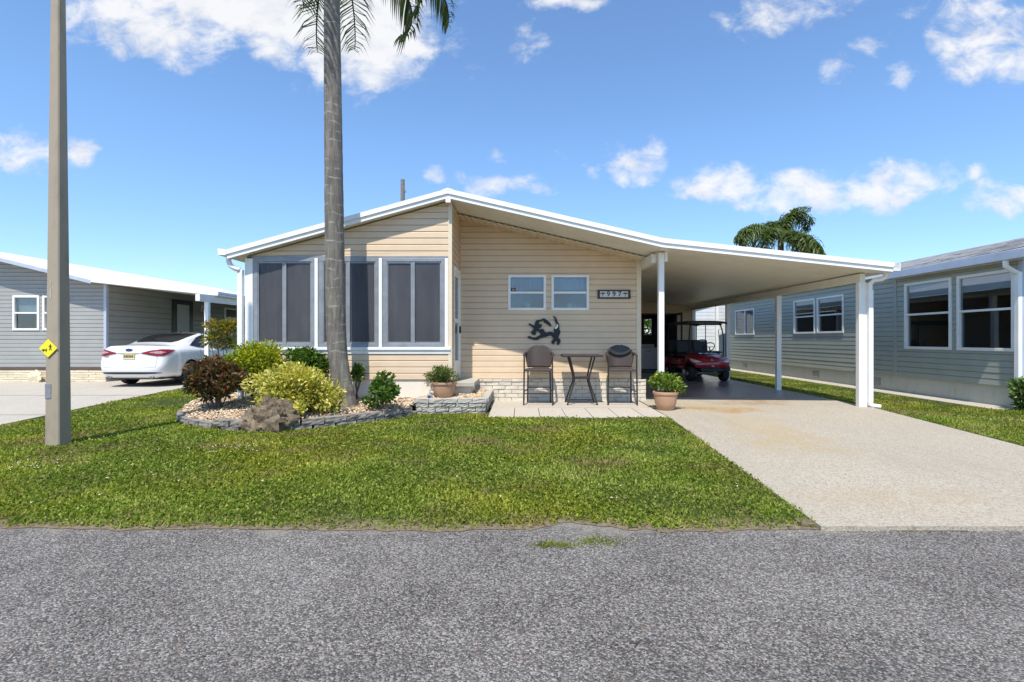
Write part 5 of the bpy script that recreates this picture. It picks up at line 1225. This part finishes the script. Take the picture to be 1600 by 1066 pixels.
for sx in (-1,1):
    MB().tube([(.51*sx,.50,.76),(.525*sx,.50,1.05),(.52*sx,.50,1.32),(.49*sx,.53,1.55),(.44*sx,.60,1.76)], .020, 8).build('front_strut', 'black_metal', GC, smooth=True)
    MB().tube([(.50*sx,2.85,.66),(.50*sx,2.78,1.3),(.47*sx,2.7,1.77)], .019, 8).build('rear_strut', 'black_metal', GC, smooth=True)
    MB().tube([(.48*sx,1.86,.80),(.48*sx,1.86,1.77)], .014, 7).build('mid_strut', 'black_metal', GC)
    for (y, r) in ((.45,.232),(2.55,.232)):
        W_ = MB().lathe([(.11,.40),(.19,.40),(.222,.415),(.232,.45),(.232,.55),(.222,.585),(.19,.60),(.125,.60),(.11,.58)], (0,y,r), 28, axis='x', cap=False); W_.v = [(a*sx,b2,c) for a,b2,c in W_.v]
        wo = W_.build('wheel', 'rubber', GC, smooth=True)
        rm = MB().lathe([(.125,.602),(.115,.57),(.05,.575),(.04,.60),(.001,.60)], (0,y,r), 22, axis='x', cap=False); rm.v = [(a*sx,b2,c) for a,b2,c in rm.v]; rm.build('rim', 'silver', wo, smooth=True)
    fd = MB()
    fd.grid([[(x*sx, .45+.30*math.cos(a), .24+.30*math.sin(a)) for a in np.linspace(.35,2.85,14)] for x in (.40,.60)]); fd.build('wheel_arch', 'black_plastic', GC, smooth='all')
    fd = MB(); fd.grid([[(x*sx, 2.55+.30*math.cos(a), .24+.30*math.sin(a)) for a in np.linspace(.2,2.95,14)] for x in (.40,.595)]); fd.build('wheel_arch', 'red_paint', GC, smooth='all')
sw_ = MB(); c = Vector((.27,1.0,1.02)); tl = R(35)
sw_.tube([c+Vector((.17*math.cos(a), .17*math.sin(a)*math.sin(tl)*-1, .17*math.sin(a)*math.cos(tl))) for a in np.linspace(0,2*math.pi,25)], .014, 7, False)
sw_.tube([c+Vector((-.17,0,0)),c+Vector((.17,0,0))], .012, 6).tube([c,(.27,.82,.80)], .018, 7); sw_.build('steering_wheel', 'black_plastic', GC, smooth=True)
rbox('windscreen_rim', 'black_plastic', (-.50,.50,.52,.56,.845,.885), bv=.01)
rbox('side_mirror', 'ball_grey', (-.06,.10,.86,.90,1.18,1.26), bv=.012)
MB().tube([(.02,.88,.9),(.02,.88,1.2)], .01, 6).build('mirror_arm', 'black_metal', GC)

# ---------------------------------------------------------------- bistro set on the patio
def bar_chair(label, loc, rz, cover=False):
    C_ = thing('bar_chair', label, 'chair', loc, rz, local=True, group='wicker bar chairs on the patio')   # faces -y
    H_, D_ = .27, .22
    for sx in (-1,1):
        MB().tube([(H_*sx*1.03,-D_-.02,0),(H_*sx,-D_,.68),(H_*sx*1.0,-D_,.92),(H_*sx*1.04,-D_+.05,.955)], .0155, 8).build('front_leg', 'bronze_metal', C_, smooth=True)
        MB().tube([(H_*sx*.86,D_+.03,0),(H_*sx*.82,D_,.68)], .0155, 8).build('rear_leg', 'bronze_metal', C_, smooth=True)
        MB().tube([(H_*sx*1.0,-D_+.01,.945),(H_*sx*1.06,-.05,.965),(H_*sx*1.02,.10,.985),(H_*sx*.90,.215,1.0)], .024, 9).build('armrest', 'wicker', C_, smooth=True)
    se = MB().prism([(-.26,-.25),(.26,-.25),(.255,.0),(.23,.22),(-.23,.22),(-.255,.0)], (.645,.695), 'z').build('seat', 'wicker', C_, bevel=.02)
    def bpt(a, k, off=0):                        # curved wicker back
        half = (.215+.045*math.sin(min(1,k*1.4)*1.57))*(1 if k < .55 else math.sqrt(max(0,1-((k-.55)/.455)**2))*.97+.03)
        return (a*half, D_+.055*k+.02-.13*(a*half/.27)**2-off, .71+.44*k)
    rows = [[bpt(a, k) for a in np.linspace(-1,1,21)] for k in np.linspace(0,1,15)]
    bk = MB().grid(rows).build('backrest', 'wicker', C_, smooth='all'); md = bk.modifiers.new('solid','SOLIDIFY'); md.thickness = .03
    st_ = MB()
    for (p0,p1) in (((-H_*1.02,-D_-.01,.22),(H_*1.02,-D_-.01,.22)),((-H_*.85,D_+.02,.30),(H_*.85,D_+.02,.30))): MB().tube([p0,p1], .011, 7).build('stretcher', 'bronze_metal', C_)
    for sx in (-1,1): MB().tube([(H_*sx*1.02,-D_-.01,.26),(H_*sx*.85,D_+.02,.26)], .011, 7).build('stretcher', 'bronze_metal', C_)
    if cover:
        rows = [[bpt(a*1.03, (.80-.28*(1-a*a))*(1-k)+1.0*k, .034) for a in np.linspace(-1,1,21)] for k in np.linspace(0,1,9)]
        cv = MB().grid(rows).build('back_cushion', 'black_vinyl', C_, smooth='all'); m2 = cv.modifiers.new('solid','SOLIDIFY'); m2.thickness = .016
    return C_
bar_chair('brown wicker bar chair with plain back left of the tall table', (.335,9.78,.03), R(-4))
bar_chair('brown wicker bar chair with black headrest cover right of the tall table', (1.955,9.78,.03), R(-4), True)
TB = thing('bar_table', 'square brown bar table with curved legs between the wicker chairs', 'table', (1.17,9.80,.03), 0, local=True)
MB().box(-.37,.37,-.27,.27,.945,.975).build('table_top', 'wicker', TB, bevel=.008)
MB().box(-.385,.385,-.285,.285,.925,.962).build('top_rim', 'bronze_metal', TB, bevel=.006)
for sx in (-1,1):
    for sy in (-1,1):
        pts = smooth_curve([(.245*sx,.20*sy,.93),(.185*sx,.17*sy,.70),(.145*sx,.13*sy,.52),(.16*sx,.14*sy,.40),(.225*sx,.19*sy,.20),(.29*sx,.24*sy,.0)], 22)
        MB().tube(pts, .0165, 8).build('leg', 'bronze_metal', TB, smooth=True)
MB().box(-.145,.145,-.13,.13,.50,.535).build('shelf', 'bronze_metal', TB, bevel=.006)
for sy in (-1,1): MB().tube([(-.27*1,.23*sy,.045),(.27,.23*sy,.045)], .009, 6).build('foot_rail', 'bronze_metal', TB)

# ---------------------------------------------------------------- wall ornaments
WA = thing('wall_ornament', 'black metal ornament of two leaping dolphins above the left bar chair', 'wall ornament', (.34,10.27,1.4))
sA = 70/1244*KF/F
def wp(pts): return [((815+x*70/1244-CX)*KF/F, CH-((485+y*60/1066)-CY)*KF/F) for x,y in pts]
up_ = [(830,440),(800,450),(720,400),(660,360),(610,340),(600,290),(540,310),(480,330),(495,380),(570,400),(560,440),(520,490),(480,500),(490,540),(470,570),(420,575),(400,600),(400,650),(370,690),(320,685),(260,640),(260,600),(320,540),(325,500),(270,450),(190,395),(200,370),(240,370),(300,405),(350,425),(365,380),(385,310),(440,270),(490,275),(560,245),(610,230),(660,245),(700,280),(760,320),(800,375)]
lo_ = [(160,742),(200,715),(245,722),(290,745),(390,750),(440,720),(500,690),(520,655),(470,600),(460,565),(500,535),(560,515),(610,530),(635,580),(680,620),(740,600),(810,595),(860,615),(890,640),(895,500),(940,520),(990,440),(985,380),(950,370),(930,310),(880,240),(930,270),(930,240),(860,160),(910,175),(960,220),(995,320),(1030,370),(1045,450),(1045,530),(1072,580),(1060,650),(1035,700),(1020,765),(1060,800),(1080,850),(1050,920),(1015,970),(985,950),(975,880),(955,840),(925,880),(890,930),(855,935),(820,890),(840,840),(880,790),(870,760),(800,700),(700,730),(600,755),(540,770),(440,820),(370,825),(280,800),(230,790)]
from mathutils.geometry import tessellate_polygon
def plate(name, pts, y0, y1, m, parent, bv=.004):
    P = [(float(a),float(b)) for a,b in smooth_curve(wp(pts), len(pts)*3, True)]; k = len(P); tri = tessellate_polygon([[Vector((a,b2,0)) for a,b2 in P]]); mb = MB()
    mb.v = [(a,y0,b2) for a,b2 in P]+[(a,y1,b2) for a,b2 in P]
    mb.f = [tuple(t_) for t_ in tri]+[tuple(i+k for i in t_)[::-1] for t_ in tri]+[(i,k+i,k+(i+1)%k,(i+1)%k) for i in range(k)]
    return mb.build(name, m, parent)
plate('upper_dolphin', up_, 10.245, 10.262, 'black_metal', WA); plate('lower_dolphin', lo_, 10.250, 10.268, 'black_metal', WA)
plate('edge_highlight', [(990,395),(1010,400),(1000,470),(950,520),(915,490),(955,470)], 10.2465, 10.2495, 'silver', WA)
HS = thing('house_number_sign', 'dark framed tile sign reading 997 with palm motifs right of the windows', 'sign', (1.9,10.27,.95))
sx0,sx1,sz0,sz1 = Xp(933.2),Xp(984.5),Zp(467.2),Zp(453.2); b_ = .032
MB().box(sx0,sx1,10.25,10.275,sz0,sz0+b_).box(sx0,sx1,10.25,10.275,sz1-b_,sz1).box(sx0,sx0+.05,10.25,10.275,sz0+b_,sz1-b_).box(sx1-.05,sx1,10.25,10.275,sz0+b_,sz1-b_).build('frame', 'wood_dark', HS, bevel=.003)
ux = np.linspace(sx0+.05, sx1-.05, 6)
zc = (sz0+sz1)/2; th = sz1-sz0-2*b_
for k in range(5):
    tl_ = MB().box(ux[k]+.001,ux[k+1]-.001,10.258,10.272,sz0+b_,sz1-b_).build('tile', 'sign_white', HS)
    cx = (ux[k]+ux[k+1])/2
    if 1 <= k <= 3:
        cu = bpy.data.curves.new('digit', 'FONT'); cu.body = '997'[k-1]; cu.size = th*1.18; cu.align_x = 'CENTER'; cu.align_y = 'CENTER'; cu.extrude = .0012; cu.offset = .0022
        to = bpy.data.objects.new('t', cu); col.objects.link(to); bpy.context.view_layer.update()
        me = bpy.data.meshes.new_from_object(to.evaluated_get(bpy.context.evaluated_depsgraph_get())); bpy.data.objects.remove(to)
        V_ = [(cx+v.co.x, 10.2565-v.co.z, zc+v.co.y) for v in me.vertices]; Fc = [tuple(p.vertices) for p in me.polygons]
        mk('digit', V_, Fc, 'sign_black', tl_)
    else:
        pm_ = MB().box(cx-.005,cx+.005,10.255,10.2575,zc-th*.42,zc+th*.05)
        for a in (.3,.9,2.2,2.85): pm_.tube([(cx,10.256,zc+th*.05),(cx+.035*math.cos(a),10.256,zc+th*.05+.035*math.sin(a)),(cx+.055*math.cos(a),10.256,zc+th*.02+.03*math.sin(a))], [.008,.008,.003], 5)
        pm_.build('palm_motif', 'sign_black', tl_)
